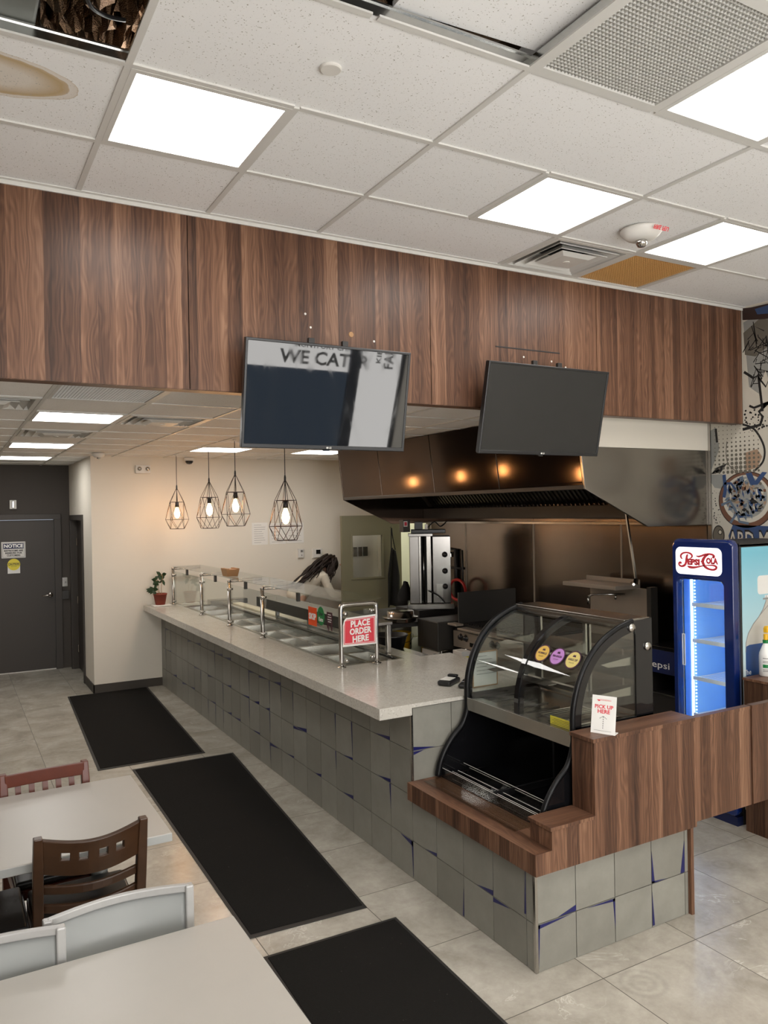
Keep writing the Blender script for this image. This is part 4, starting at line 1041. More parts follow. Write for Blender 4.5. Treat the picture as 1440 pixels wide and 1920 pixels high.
# spray bottle
t = thing('spray_bottle', 'white spray bottle with a yellow trigger head on the half wall', 'spray bottle', (4.615, 3.185, .988))
c0 = (4.615, 3.185, .989)
MB().lathe([(.038, 0), (.043, .006), (.043, .13), (.040, .15), (.026, .185), (.018, .205), (.016, .215)], c0, 22).build('bottle', 'white_gloss', t, smooth=True)
MB().lathe([(.019, .212), (.019, .232)], c0, 16).build('collar', 'green', t)
h = MB().lathe([(.014, .232), (.013, .272)], c0, 14)
h.obox((4.615 + .008, 3.185, 1.285), (.028, .028, .035), 0).obox((4.615 + .035, 3.185, 1.297), (.07, .026, .026), 0)
h.build('spray_head', 'yellow', t, .005)
MB().tube([(4.648, 3.185, 1.28), (4.655, 3.185, 1.255), (4.645, 3.185, 1.225)], .006, 8).build('trigger', 'black', t)
lb = MB()
for k, (z, hgt, m) in enumerate(((.118, .003, 0), (.098, .003, 0), (.090, .0025, 0), (.068, .022, 1), (.045, .003, 0), (.035, .003, 0))):
    lb.mat(m)
    for a in range(9):
        a0 = -PI * .95 + a * .13; a1 = a0 + .13; R_ = .0436
        lb.add([(c0[0] + R_ * math.cos(q), c0[1] + R_ * math.sin(q), c0[2] + zz) for q, zz in ((a0, z - hgt / 2), (a1, z - hgt / 2), (a1, z + hgt / 2), (a0, z + hgt / 2))], [[0, 1, 2, 3]])
lb.build('label_print', ['ink', 'green'], t)
# pick-up card
t = thing('pickup_sign', 'white upright card with red lettering on the walnut end panel', 'sign', (2.70, 2.72, 1.02), local=False)
O = Vector((2.678, 2.775, 1.0205)); U = Vector((.050, -.105, 0)).normalized(); V = Vector((.035, .018, .173)).normalized(); W = U.cross(V)
Uw = .118
MB().prism([(0, 0), (Uw, 0), (Uw, .178), (0, .178)], O, U, V, -W * .004).prism([(0, 0), (Uw, 0), (Uw, .05), (0, .05)], O, U, Vector((.09, .045, 0)).normalized(), Vector((0, 0, .003))).build('card', 'white_gloss', t)
Pk = (U, V, W * .0008)
mb = MB(); write(mb, 'PICK UP', .025, O + U * .059 + V * .125, *Pk, bold=.0006, width=.090); write(mb, 'HERE', .025, O + U * .059 + V * .103, *Pk, bold=.0006, width=.060)
write(mb, 'DOORDASH', .010, O + U * .066 + V * .157, *Pk, width=.052)
mb.prism([(.022, .158), (.036, .158), (.040, .155), (.036, .151), (.031, .151), (.028, .154)], O, U, V, W * .0008)
mb.build('red_lettering', 'red_ink', t)
mb = MB()
for k in range(6): mb.prism([(.057, .025 + k * .010), (.0595, .025 + k * .010), (.0595, .030 + k * .010), (.057, .030 + k * .010)], O, U, V, W * .0008)
for sx in (-1, 1):
    for k in range(3): mb.ribbon([(.058 + sx * (.001 + .006 * k), .082 - .0042 * k, .0018), (.058 + sx * (.005 + .006 * k), .079 - .0042 * k, .0018)], O, U, V, W * .0008)
mb.prism([(.015, .014), (.10, .014), (.10, .0148), (.015, .0148)], O, U, V, W * .0008)
mb.build('arrow', 'ink', t)

# ------------------------------------------------------------------ curved glass display case
N0, N1 = 2.862, 3.760
dc = thing('display_case', 'black curved glass pastry display case on the walnut ledge', 'display case', (2.8, 3.3, .56))
up = spline([(2.650, 1.0), (2.652, 1.08), (2.668, 1.165), (2.705, 1.262), (2.765, 1.352), (2.848, 1.425), (2.945, 1.475), (3.03, 1.502), (3.07, 1.51)], 4)
lo = spline([(2.436, .572), (2.452, .64), (2.49, .715), (2.548, .785), (2.606, .835), (2.640, .90), (2.652, .96), (2.650, 1.0)], 4)
def inset(path, d):
    out = []
    for i, p in enumerate(path):
        a = path[max(i - 1, 0)]; b = path[min(i + 1, len(path) - 1)]; dx, dz = b[0] - a[0], b[1] - a[1]; q = math.hypot(dx, dz)
        out.append((p[0] + dz / q * d, p[1] - dx / q * d))
    return out
PL = (1, 0, 0), (0, 0, 1)
def arch(path, wd, y0, y1, name, m, par):
    inn = inset(path, wd); mb = MB()
    for i in range(len(path) - 1): mb.prism([path[i], inn[i], inn[i + 1], path[i + 1]], (0, y0, 0), *PL, (0, y1 - y0, 0))
    return mb.build(name, m, par)
# end frames: black arch, back stile, bottom rail; glass inside
for nm, ya in (('near', N0), ('far', N1 - .014)):
    yb = ya + .014; wd = .052 if nm == 'near' else .034
    mb = MB(); inn = inset(up, wd)
    for i in range(len(up) - 1): mb.prism([up[i], inn[i], inn[i + 1], up[i + 1]], (0, ya, 0), *PL, (0, .014, 0))
    mb.prism([(3.07, 1.51), (3.205, 1.518), (3.205, 1.0), (3.085, 1.0), (3.085, 1.44), inn[-1]], (0, ya, 0), *PL, (0, .014, 0))
    mb.prism([(2.66, .995), (3.205, .995), (3.205, 1.02), (2.66, 1.02)], (0, ya, 0), *PL, (0, .014, 0))
    mb.build('end_frame', 'black_gloss', dc)
    lp = lo + [(3.205, 1.0), (3.205, .563)]
    MB().prism(lp, (0, ya + .002, 0), *PL, (0, .010, 0)).build('lower_side', 'black_gloss', dc)
    # S-shaped black edge trim
    mb = MB(); full = lo + up[1:]
    mb.tube([(p[0], (ya + yb) / 2, p[1]) for p in full], .018 if nm == 'far' else .014, 8)
    mb.build('edge_trim', 'trim_black', dc, smooth=True)
    gp2 = inset(up, .02)
    MB().prism([(p[0], p[1]) for p in gp2] + [(3.09, 1.45), (3.09, 1.01), (2.672, 1.01)], (0, ya + .005, 0), *PL, (0, .004, 0)).build('end_glass', 'glass2', dc)
for x, z in ((3.055, 1.478), (3.168, 1.372)): MB().lathe([(.001, -.012), (.020, -.011), (.022, -.004), (.022, .002)], (x, N0, z), 20, 'y').build('glass_bolt', 'chrome', dc, smooth=True)
arch(up, .040, 3.285, 3.319, 'mid_rib', 'black_gloss', dc)
# curved front glass, both bays
for a, b in ((N0 + .016, 3.284), (3.320, N1 - .016)):
    q = inset(up, .006); mb = MB()
    mb.grid(lambda u, v: (q[int(round(u * (len(q) - 1)))][0], a + (b - a) * v, q[int(round(u * (len(q) - 1)))][1]), len(q) - 1, 1)
    mb.build('curved_glass', 'glass2', dc, smooth=True, fix=False)
MB().box(3.02, 3.205, N0 + .014, N1 - .014, 1.506, 1.520).build('top_plate', 'steel_h', dc, .002)
MB().box(3.012, 3.022, N0 + .014, N1 - .014, 1.470, 1.506).build('top_rail', 'chrome', dc)
MB().box(2.640, 2.652, N0 + .012, N1 - .012, .925, 1.0).box(2.652, 2.70, N0 + .012, N1 - .012, .985, 1.0).build('front_rail', 'steel_h', dc, .002)
MB().box(2.70, 3.20, N0 + .014, N1 - .014, .965, .985).build('deck', 'steel_h', dc)
gr = MB()
for k in range(9): gr.box(2.72, 2.98, N0 + .08 + .095 * k, N0 + .085 + .095 * k, .987, .990)
gr.build('deck_slots', 'dark_grey', dc)
# rear sliding doors in frames
for a, b, xx in ((N0 + .02, 3.33, 3.165), (3.30, N1 - .02, 3.188)):
    d = MB().ring([(a, .99), (b, .99), (b, 1.49), (a, 1.49)], [(a + .022, 1.012), (b - .022, 1.012), (b - .022, 1.468), (a + .022, 1.468)], (xx, 0, 0), (0, 1, 0), (0, 0, 1), (.014, 0, 0)).build('sliding_door', 'steel', dc)
    MB().box(xx + .005, xx + .009, a + .02, b - .02, 1.01, 1.47).build('door_glass', 'glass', d)
for z, x0, x1 in ((1.18, 2.78, 3.14), (1.335, 2.86, 3.14)):
    s = MB().box(x0, x1, N0 + .03, N1 - .03, z, z + .006).build('glass_shelf', 'glass', dc)
    bk = MB()
    for yy in (N0 + .02, 3.28, 3.32, N1 - .035): bk.prism([(x0 + .0, z - .03), (x1, z - .005), (x1, z - .055), (x0 + .05, z - .05)], (0, yy, 0), *PL, (0, .004, 0))
    bk.build('shelf_bracket', 'steel', s)
    MB().box(x0 - .003, x0, N0 + .03, N1 - .03, z - .001, z + .008).build('shelf_edge', 'chrome', s)
tr = MB()
tr.tube([(2.75, 2.95, 1.0), (3.05, 2.95, 1.0), (3.05, 3.24, 1.0), (2.75, 3.24, 1.0)], .004, 6, closed=True)
for k in range(10): tr.tube([(2.75, 2.97 + .028 * k, .997), (3.05, 2.97 + .028 * k, .997)], .002, 5)
tag(tr.build('wire_rack', 'chrome'), 'chrome wire rack lying on the deck inside the display case', 'wire rack')
tg = thing('price_tag', 'bright yellow label strip low inside the front of the display case', 'label', (2.665, 2.98, 1.0))
MB().box(2.668, 2.671, 2.90, 3.05, 1.0015, 1.043).build('strip', 'lemon', tg)
mb = MB()
for k in range(4): mb.box(2.6672, 2.668, 2.91, 3.035 - .012 * (k % 2), 1.008 + .008 * k, 1.0095 + .008 * k)
mb.build('print_lines', 'ink', tg)
# round stickers on the curved glass
def on_glass(y, zc, m, lab, txt1, txt2):
    k = min(range(len(up)), key=lambda i: abs(up[i][1] - zc)); a, b = up[k - 1], up[k + 1]
    T = Vector((b[0] - a[0], 0, b[1] - a[1])).normalized(); n = Vector((-T.z, 0, T.x)); q = inset(up, .0025)[k]; O = Vector((q[0], y, q[1]))
    t = thing('round_sticker', lab, 'sticker', tuple(O), 'round stickers on the display case glass')
    U = Vector((0, -1, 0))
    MB().prism(disc(0, 0, .052, 28), O, U, T, n * .0008).build('rim', 'plum', t)
    MB().prism(disc(0, 0, .045, 28), O + n * .0008, U, T, n * .0004).build('face', m, t)
    mb = MB(); write(mb, txt1, .017, O + n * .0012, U, T, n * .0004, bold=.0006, width=.066); write(mb, txt2, .010, O + n * .0012 - T * .018, U, T, n * .0004, width=.035); mb.prism([(-.012, .016), (.012, .016), (.006, .03), (0, .024), (-.006, .03)], O + n * .0012, U, T, n * .0004); mb.build('lettering', 'plum', t)
on_glass(3.195, 1.335, 'gold', 'round amber sticker on the display case glass, left of a lilac one', 'HUMMUS', 'DIP')
on_glass(3.080, 1.335, 'lilac', 'round lilac sticker in the middle of the display case glass', 'BABA GANOUSH', 'DIP')
on_glass(2.965, 1.335, 'cream_st', 'round dull yellow sticker on the case glass nearest the bolted end', 'GARLIC DIP', 'SAUCE')
# lower open front: black back, compartments, clear acrylic tracks
MB().box(3.10, 3.195, N0 + .012, N1 - .012, .563, .96).build('lower_back', 'black_gloss', dc)
MB().box(2.67, 3.10, N0 + .012, N1 - .012, .93, .963).build('lower_ceiling', 'black', dc)
MB().box(2.47, 3.10, 3.31, 3.325, .563, .60).box(2.92, 3.10, 3.31, 3.325, .60, .92).build('divider', 'black', dc)
MB().box(2.46, 3.10, N0 + .012, N1 - .012, .5625, .568).build('lower_floor', 'black_gloss', dc)
mb = MB()
for a, b in ((N0 + .03, N1 - .03),):
    for x, hh in ((2.452, .052), (2.52, .020), (2.56, .018), (2.60, .055), (2.64, .02)): mb.box(x, x + .003, a, b, .569, .569 + hh)
mb.build('acrylic_track', 'acrylic', dc)
mb = MB()
for x, hh in ((2.452, .052), (2.52, .020), (2.56, .018), (2.60, .055), (2.64, .02)): mb.box(x, x + .003, N0 + .03, N1 - .03, .569 + hh, .5705 + hh)
mb.build('track_edge', 'white_p', dc)
tag(MB().box(2.335, 2.449, 2.935, 3.745, .5605, .5645).build('acrylic_sheet', 'acrylic', None, .001), 'clear acrylic sheet lying on the walnut ledge before the display case', 'acrylic sheet')

# ------------------------------------------------------------------ drinks cooler
FX = 4.445; CY0, CY1 = 3.292, 3.775; CH = 1.872
co = thing('drinks_cooler', 'navy glass-door drinks cooler with a lit white script header', 'drinks cooler', (4.85, 3.53, 0))
bd = MB().box(4.52, 5.30, CY0 + .004, CY0 + .022, .0, CH - .03).box(4.52, 5.30, CY1 - .022, CY1 - .004, 0, CH - .03).box(5.27, 5.30, CY0 + .02, CY1 - .02, .0, CH - .03).box(4.52, 5.30, CY0 + .004, CY1 - .004, CH - .05, CH - .025).box(4.52, 5.30, CY0 + .02, CY1 - .02, .06, .30)
bd.build('body', 'black_metal', co, .004)
# lining
MB().box(4.525, 5.265, CY0 + .024, CY0 + .030, .30, 1.585).box(4.97, 4.98, CY0 + .03, CY1 - .03, .30, 1.585).box(4.525, 4.97, CY0 + .03, CY1 - .03, .295, .302).box(4.525, 4.97, CY0 + .03, CY1 - .03, 1.585, 1.60).build('lining', 'cooler_in', co)
ol = rrect(CY0, CY1, .06, CH, .045, 6); il = rrect(CY0 + .075, CY1 - .035, .345, 1.592, .045, 6)
dr = MB().ring(ol, il, (FX, 0, 0), (0, 1, 0), (0, 0, 1), (.062, 0, 0)).build('door', 'navy', co, .028, seg=5)
MB().prism(rrect(CY0 + .070, CY1 - .030, .34, 1.597, .045, 6), (FX + .022, 0, 0), (0, 1, 0), (0, 0, 1), (.004, 0, 0)).build('door_glass', 'glass', dr)
MB().ring([(CY1 - .082, .99), (CY1 - .058, .99), (CY1 - .058, 1.21), (CY1 - .082, 1.21)], [(CY1 - .077, .995), (CY1 - .063, .995), (CY1 - .063, 1.205), (CY1 - .077, 1.205)], (FX + .016, 0, 0), (0, 1, 0), (0, 0, 1), (.005, 0, 0)).build('handle_frame', 'white_p', dr)
hp = MB().prism(rrect(CY0 + .082, CY1 - .032, 1.628, 1.815, .040, 6), (FX - .003, 0, 0), (0, 1, 0), (0, 0, 1), (.006, 0, 0)).build('header_panel', 'header', dr)
# script lettering drawn with pen strokes (u runs towards the viewer's right)
O = (FX - .0035, CY1 - .032, 1.628); U, V, d = (0, -1, 0), (0, 0, 1), (-.0015, 0, 0)
sx, sy = .369 / 800., .187 / 600.
def Q(px, py, w): return ((px - 180) * sx, (820 - py) * sy, w * (sx + sy) / 2 * 1.35)
mb = MB()
for st_ in ([(305, 490, 12), (280, 450, 26), (280, 400, 28), (320, 355, 24), (390, 340, 22), (450, 360, 26), (480, 405, 28), (465, 450, 18), (430, 465, 8)],
            [(410, 380, 10), (390, 410, 30), (380, 480, 36), (370, 560, 34), (345, 620, 32), (295, 650, 28), (250, 630, 24), (240, 590, 26), (265, 570, 34), (290, 585, 22)],
            [(550, 400, 8), (590, 415, 22), (640, 400, 24), (700, 370, 26), (770, 352, 24), (830, 362, 26), (858, 390, 30), (850, 415, 34), (830, 405, 26)],
            [(770, 365, 10), (715, 405, 30), (680, 460, 40), (665, 520, 42), (680, 580, 40), (715, 640, 34), (770, 675, 26), (840, 685, 26), (885, 660, 28), (895, 620, 28), (850, 592, 22), (780, 592, 16), (720, 600, 12)],
            [(395, 635, 10), (430, 655, 34), (500, 662, 30), (570, 645, 24), (640, 622, 18), (700, 608, 10)]):
    mb.ribbon([Q(*p) for p in spline(st_, 5)], O, U, V, d)
for s, px, py, sz, wd in (('EPSI', 505, 548, .052, 220), ('OLA', 820, 505, .052, 205)):
    q = Q(px, py, 1); write(mb, s, sz, Vector(O) + Vector(U) * q[0] + Vector(V) * q[1], U, Vector((0, -.08 * (1 if s == 'EPSI' else -1) * .3, 1)), d, bold=.0040, width=wd * sx)
q = Q(637, 520, 1); mb.prism(disc(q[0], q[1], .004, 10), O, U, V, d)
mb.build('script_lettering', 'red_sign', hp)
MB().box(4.525, 4.585, CY1 - .030, CY1 - .024, .30, 1.585).build('side_strip', 'cooler_deep', co)
MB().box(4.585, 5.265, CY1 - .030, CY1 - .024, .30, 1.585).build('side_lining', 'cooler_in', co)
# LED strip and shelves
MB().box(4.592, 4.606, CY1 - .038, CY1 - .031, .34, 1.58).build('led_or_fill_strip', 'led', co)
bead = MB()
for k in range(52): bead.box(4.628, 4.636, CY1 - .036, CY1 - .031, .36 + k * .0236, .366 + k * .0236)
bead.build('led_beads', 'led', co)
MB().box(4.535, 4.541, CY0 + .034, CY0 + .050, .34, 1.58).build('led_or_fill_strip', 'led_hid', co)  # added strip hidden behind the door frame, only brightens the interior
for z in (.62, .88, 1.145, 1.40):
    s = MB()
    s.tube([(4.60, CY0 + .04, z), (4.96, CY0 + .04, z), (4.96, CY1 - .04, z), (4.60, CY1 - .04, z)], .005, 6, closed=True)
    for k in range(16): s.tube([(4.60, CY0 + .06 + .025 * k, z), (4.96, CY0 + .06 + .025 * k, z)], .0025, 5)
    s.box(4.592, 4.600, CY0 + .035, CY1 - .035, z - .012, z + .014)
    s.build('shelf', 'white_gloss', co)
rl = MB()
for yy in (CY0 + .06, CY1 - .06): rl.box(4.955, 4.968, yy - .012, yy + .012, .32, 1.56)
rl.build('shelf_rail', 'cooler_in', co)
MB().box(4.53, 5.28, CY0 + .03, CY1 - .03, .0, .06).build('plinth', 'black', co)
MB().box(FX + .02, 4.53, CY0 + .01, CY1 - .01, .0, .058).build('kick_plate', 'navy_dark', co)
# printed side
gr_ = MB().box(4.535, 5.29, CY0 + .0015, CY0 + .004, .10, CH - .052).build('side_print', 'sky_print', co)
yy = CY0 + .0015; PB = ((1, 0, 0), (0, 0, 1), (0, -.0006, 0)); bxc = 4.90
halfp = [(.0, 1.505), (.175, 1.505)]
half = [(.115, 1.490), (.120, 1.450), (.150, 1.40), (.20, 1.35), (.255, 1.31), (.31, 1.25), (.335, 1.19), (.338, 1.13)]
MB().prism([(bxc + p[0], p[1]) for p in half] + [(bxc - p[0], p[1]) for p in half[::-1]], (0, yy, 0), *PB).build('bottle_print', 'clear_print', gr_)
MB().prism([(bxc - .338, .12), (bxc + .338, .12), (bxc + .338, 1.165), (bxc + .30, 1.175), (bxc - .30, 1.175), (bxc - .338, 1.165)], (0, yy - .0006, 0), *PB).build('label_print', 'blue_print', gr_)
MB().prism(rrect(bxc - .205, bxc + .205, 1.50, 1.625, .025, 4), (0, yy, 0), *PB).prism([(bxc - .13, 1.475), (bxc + .13, 1.475), (bxc + .13, 1.492), (bxc - .13, 1.492)], (0, yy - .0006, 0), *PB).build('cap_print', 'white_print', gr_)
ln = MB(); pts = [(bxc - p[0], p[1], .006) for p in half]; ln.ribbon(pts, (0, yy - .0007, 0), *PB); ln.ribbon([(bxc - .19, 1.36, .005), (bxc - .10, 1.42, .005), (bxc + .02, 1.45, .005)], (0, yy - .0007, 0), *PB); ln.box(bxc - .15, bxc + .15, yy - .0013, yy - .0007, 1.463, 1.474)
ln.build('outline_print', 'grey_ink', gr_)
write(MB(), 'The', .05, (4.575, yy - .0012, .995), *PB).build('side_lettering', 'white_print', gr_)
# low open cooler behind
ch = thing('counter_cooler', 'low black open drinks chiller with a navy front band behind the display case', 'drinks chiller', (4.95, 4.4, 0))
MB().box(4.62, 5.33, 3.80, 4.14, 0, .70).box(5.05, 5.33, 3.80, 4.14, .70, 1.03).box(4.62, 5.33, 3.80, 3.815, .70, 1.03).box(4.62, 5.33, 4.125, 4.14, .70, 1.03).build('body', 'black_metal', ch, .004)
MB().box(4.60, 5.33, 3.798, 4.142, 1.03, 1.06).build('top', 'black_gloss', ch, .004)
bn = MB().box(4.600, 4.62, 3.80, 4.14, .86, 1.03).build('front_band', 'navy_dark', ch)
MB().box(4.605, 4.618, 3.82, 4.12, .700, .712).build('front_lip', 'steel', ch)
write(MB(), 'pepsi', .070, (4.5995, 4.055, .920), (0, -1, 0), (0, 0, 1), (-.001, 0, 0), bold=.0002, width=.215).build('lettering', 'white_print', bn)
tag(MB().box(4.68, 4.76, 3.88, 3.96, 1.061, 1.068).build('price_card', 'kraft'), 'small tan card lying on the low black drinks chiller', 'card')
# ------------------------------------------------------------------ extractor hood
HX, HX2 = 4.015, 3.952; HY0, HY1 = 4.172, 8.08; HZ = 2.233
hd = thing('extractor_hood', 'long stainless extractor hood with browned front panels over the cooking line', 'extractor hood', (4.7, 6.1, HZ))
fp = MB(); ys = [HY0 + .02, 5.166, 6.150, 7.165, HY1]
for k, (a, b) in enumerate(zip(ys, ys[1:])):
    z1 = ZB - .004
    fp.prism([(HX, HZ + .03), (HX2, z1), (HX2 + .02, z1), (HX + .02, HZ + .03)], (0, a + .006, 0), (1, 0, 0), (0, 0, 1), (0, b - a - .012, 0))
fp.build('front_panel', 'steel_brown', hd, .002)
fl = MB()
for y in ys[1:-1]: fl.prism([(HX + .004, HZ + .03), (HX2 + .004, ZB - .004), (HX2 + .012, ZB - .004), (HX + .012, HZ + .03)], (0, y - .008, 0), (1, 0, 0), (0, 0, 1), (0, .016, 0))
fl.build('panel_joint', 'black_metal', hd)
fl = MB().ring([(HY0 + .03, HZ + .045), (5.15, HZ + .045), (5.15, 2.53), (HY0 + .03, 2.53)], [(HY0 + .04, HZ + .055), (5.14, HZ + .055), (5.14, 2.52), (HY0 + .04, 2.52)], (HX - .003, 0, 0), (0, 1, 0), (0, 0, 1), (.006, 0, 0)); fl.build('panel_frame', 'steel_brown', hd)
MB().box(HX - .005, HX + .06, HY0 + .01, HY1, HZ, HZ + .032).build('drip_lip', 'dark_grey', hd, .003)
ends = [(HX, HZ), (4.655, 1.945), (XW - .015, 1.945), (XW - .015, 2.541), (HX - .040, 2.541)]
MB().prism(ends, (0, HY0, 0), (1, 0, 0), (0, 0, 1), (0, .02, 0)).build('end_panel', 'steel_hood', hd, .002)
MB().prism([(HX, HZ), (4.655, 1.945), (XW - .015, 1.945), (XW - .015, ZB - .004), (HX2, ZB - .004)], (0, HY1, 0), (1, 0, 0), (0, 0, 1), (0, .02, 0)).build('end_panel', 'steel_brown', hd, .002)
MB().box(HX2 + .02, XW - .015, HY0 + .02, HY1, ZB - .03, ZB - .005).build('hood_top', 'dark_grey', hd)
MB().prism([(4.90, 2.46), (4.92, 2.46), (5.20, 2.14), (5.18, 2.14)], (0, HY0 + .02, 0), (1, 0, 0), (0, 0, 1), (0, HY1 - HY0 - .02, 0)).box(4.88, 5.34, HY0 + .02, HY1, 2.44, 2.47).build('filter_frame', 'dark_grey', hd)
bf = MB(); n = 62
for k in range(n):
    y = HY0 + .08 + (HY1 - HY0 - .2) * k / n
    bf.prism([(4.895, 2.445), (5.175, 2.125), (5.163, 2.115), (4.883, 2.435)], (0, y, 0), (1, 0, 0), (0, 0, 1), (0, .026, 0))
bf.build('baffle_filter', 'steel', hd)
MB().box(5.10, XW - .015, HY0 + .02, HY1, 2.00, 2.12).build('grease_trough', 'dark_grey', hd, .004)
MB().box(5.12, XW - .014, HY0 + .02, HY1, 1.945, 1.965).build('bottom_edge', 'steel', hd)
struct(MB().box(HX - .04, XW - .012, HY0 + .0, HY0 + .03, 2.5415, ZB + .02).build('wall_closure', 'wall'))
mb = MB().beam((4.93, 4.66, 2.10), (4.90, 4.53, 1.50), .016)
mb.tube([(4.90, 4.53, 1.50), (4.86, 4.50, 1.46)], .02, 10).tube([(4.93, 4.60, 1.47), (4.84, 4.50, 1.47)], .012, 8)
tag(mb.build('gas_pipe', 'steel', None), 'thin steel gas pipe slanting from under the hood to the high shelf', 'pipe')
# hanging control box under the far end of the hood
t = thing('hood_switch_box', 'small box with a red label hung under the far hood end', 'switch box', (4.36, 7.30, 1.90))
MB().box(4.33, 4.42, 7.28, 7.36, 1.865, 2.0).build('housing', 'dark_grey', t, .003)
MB().box(4.338, 4.385, 7.277, 7.28, 1.925, 1.985).build('label', 'white_p', t)
MB().box(4.346, 4.377, 7.276, 7.277, 1.935, 1.975).build('label_print', 'red_sign', t)
# ------------------------------------------------------------------ cooking line
rg = thing('cooking_range', 'stainless range with a tall back riser and a high shelf', 'range', (4.85, 4.95, 0))
MB().box(4.42, 5.18, 4.62, 5.32, .12, .92).build('body', 'steel_h', rg, .004)
MB().box(4.38, 5.20, 4.60, 5.33, .92, .95).build('cooktop', 'dark_grey', rg, .004)
MB().box(5.14, 5.18, 4.62, 5.30, .95, 1.40).build('back_riser', 'steel_lit', rg, .002)
MB().box(4.90, 5.20, 4.76, 5.40, 1.395, 1.43).box(5.19, 5.20, 4.76, 5.40, 1.43, 1.47).build('high_shelf', 'steel_lit', rg, .003)
MB().box(5.12, 5.20, 4.575, 4.62, .93, 1.42).build('side_post', 'dark_grey', rg)
sp = MB().tube([(5.12, 4.86, 1.34), (4.99, 5.10, 1.33), (4.96, 5.14, 1.31)], .009, 8).tube([(4.96, 5.14, 1.31), (4.96, 5.14, 1.24)], .011, 8).tube([(5.10, 4.95, 1.33), (5.10, 4.95, 1.29)], .011, 8)
sp.build('spout', 'chrome', rg, smooth=True)
for y in (4.66, 5.28):
    for x in (4.48, 5.12): MB().tube([(x, y, 0), (x, y, .13)], .02, 8).build('foot', 'black_metal', rg)
gd = thing('griddle', 'black topped griddle on a stainless stand with round black control knobs', 'griddle', (4.8, 5.9, 0))
MB().box(4.40, 5.20, 5.36, 6.42, .74, .93).build('body', 'steel_h', gd, .004)
MB().box(4.46, 5.20, 5.37, 6.42, .93, .955).build('cooking_plate', 'black_metal', gd)
gb = MB()
for k in range(24): gb.box(4.5, 5.15, 5.40 + .042 * k, 5.412 + .042 * k, .955, .968)
gb.build('grate', 'black_metal', gd)
MB().box(4.33, 4.44, 5.36, 6.28, .925, .945).build('front_ledge', 'steel_lit', gd, .003)
MB().box(4.33, 4.42, 6.30, 6.45, .955, .975).build('landing_ledge', 'steel_lit', gd, .003)
MB().box(4.38, 4.40, 5.36, 6.42, .745, .90).build('control_panel', 'steel_lit', gd)
for y in (6.28, 6.20, 5.98, 5.78, 5.70):
    k = MB().lathe([(.030, .0), (.032, -.008), (.024, -.012), (.022, -.030), (.001, -.032)], (4.38, y, .85), 16, 'x').build('control_knob', 'black', gd, smooth=True)
    MB().lathe([(.034, 0), (.036, -.004), (.034, -.006)], (4.38, y, .85), 16, 'x').build('knob_ring', 'chrome', k)
MB().box(4.376, 4.38, 6.04, 6.14, .775, .815).build('name_badge', 'black_gloss', gd)
MB().box(4.44, 5.20, 5.38, 6.42, .10, .40).build('stand', 'dark_grey', gd)
for y in (5.44, 6.36):
    for x in (4.48, 5.12): MB().tube([(x, y, 0), (x, y, .75)], .02, 8).build('leg', 'steel', gd)
MB().box(4.45, 5.18, 6.425, 6.44, .95, 1.27).build('side_shield', 'dark_grey', gd, .003)
t = thing('oil_container', 'small clear container of yellow oil standing below the griddle knobs', 'container', (4.33, 6.2, .62))
MB().box(4.20, 4.76, 5.50, 6.40, .585, .605).build('shelf_board', 'steel_h', gd)
MB().box(4.24, 4.34, 6.08, 6.22, .606, .70).build('oil', 'lemon', t, .01)
MB().box(4.235, 4.345, 6.075, 6.225, .70, .75).build('rim', 'white_p', t, .005)
# steel cabinet and fryer front left of the griddle
fr = thing('fryer_cabinet', 'plain grey steel fryer cabinet below the vertical broiler', 'fryer', (4.5, 6.65, 0))
MB().box(4.22, 4.80, 6.46, 6.84, .70, .985).build('hood_box', 'dark_grey', fr, .008)
MB().box(4.26, 4.80, 6.46, 6.84, .10, .70).build('body', 'steel_h', fr, .006)
MB().box(4.248, 4.26, 6.50, 6.80, .60, .68).build('control_strip', 'white_p', fr)
MB().lathe([(.022, 0), (.022, -.02), (.001, -.022)], (4.248, 6.54, .64), 14, 'x').build('knob', 'black', fr)
MB().box(4.25, 4.26, 6.50, 6.84, .50, .56).build('warning_strip', 'orange', fr)
# vertical broiler
vb = thing('vertical_broiler', 'tall stainless vertical broiler with three black knobs beside the doorway', 'vertical broiler', (4.42, 7.30, 1.02), rz=-.534)
MB().box(.0, .10, .0, .30, .06, .795).build('left_wing', 'steel_broil', vb, .004)
MB().box(.10, .125, -.005, .02, .06, .795).box(.185, .235, .03, .06, .06, .795).build('heat_shield', 'steel', vb, .003)
MB().box(.10, .45, .22, .30, .06, .795).build('burner_back', 'black_metal', vb)
for x in (.155, .242): MB().tube([(x, .13, .04), (x, .13, .80)], .010, 10).build('spit', 'chrome', vb, smooth=True)
MB().box(.252, .45, .02, .20, .06, .790).build('control_wing', 'steel_broil', vb, .004)
MB().box(-.012, .255, -.02, .32, .795, .825).build('top_plate', 'steel_broil', vb, .003)
MB().box(.02, .40, .04, .28, .826, .868).box(.06, .15, .08, .22, .868, .955).build('motor', 'black', vb, .006)
MB().box(.175, .205, .10, .14, .868, .925).build('switch_tag', 'white_p', vb)
MB().tube(spline([(.20, .12, .88), (.28, .10, .95), (.35, .10, .90), (.42, .2, .95)], 5), .008, 6).build('motor_cable', 'black', vb)
for z in (.59, .41, .24): MB().lathe([(.001, -.03), (.024, -.028), (.030, -.006), (.032, 0)], (.385, .02, z), 16, 'y').build('control_knob', 'black', vb, smooth=True)
MB().box(.29, .36, .012, .02, .12, .27).build('rating_plate', 'steel', vb)
MB().tube(spline([(.20, -.03, .20), (.30, -.04, .15), (.37, -.05, .08), (.37, -.045, .066)], 5), .008, 6).build('supply_cable', 'black', vb)
MB().box(-.03, .48, -.06, .34, .0, .055).build('base_pan', 'steel', vb, .004)
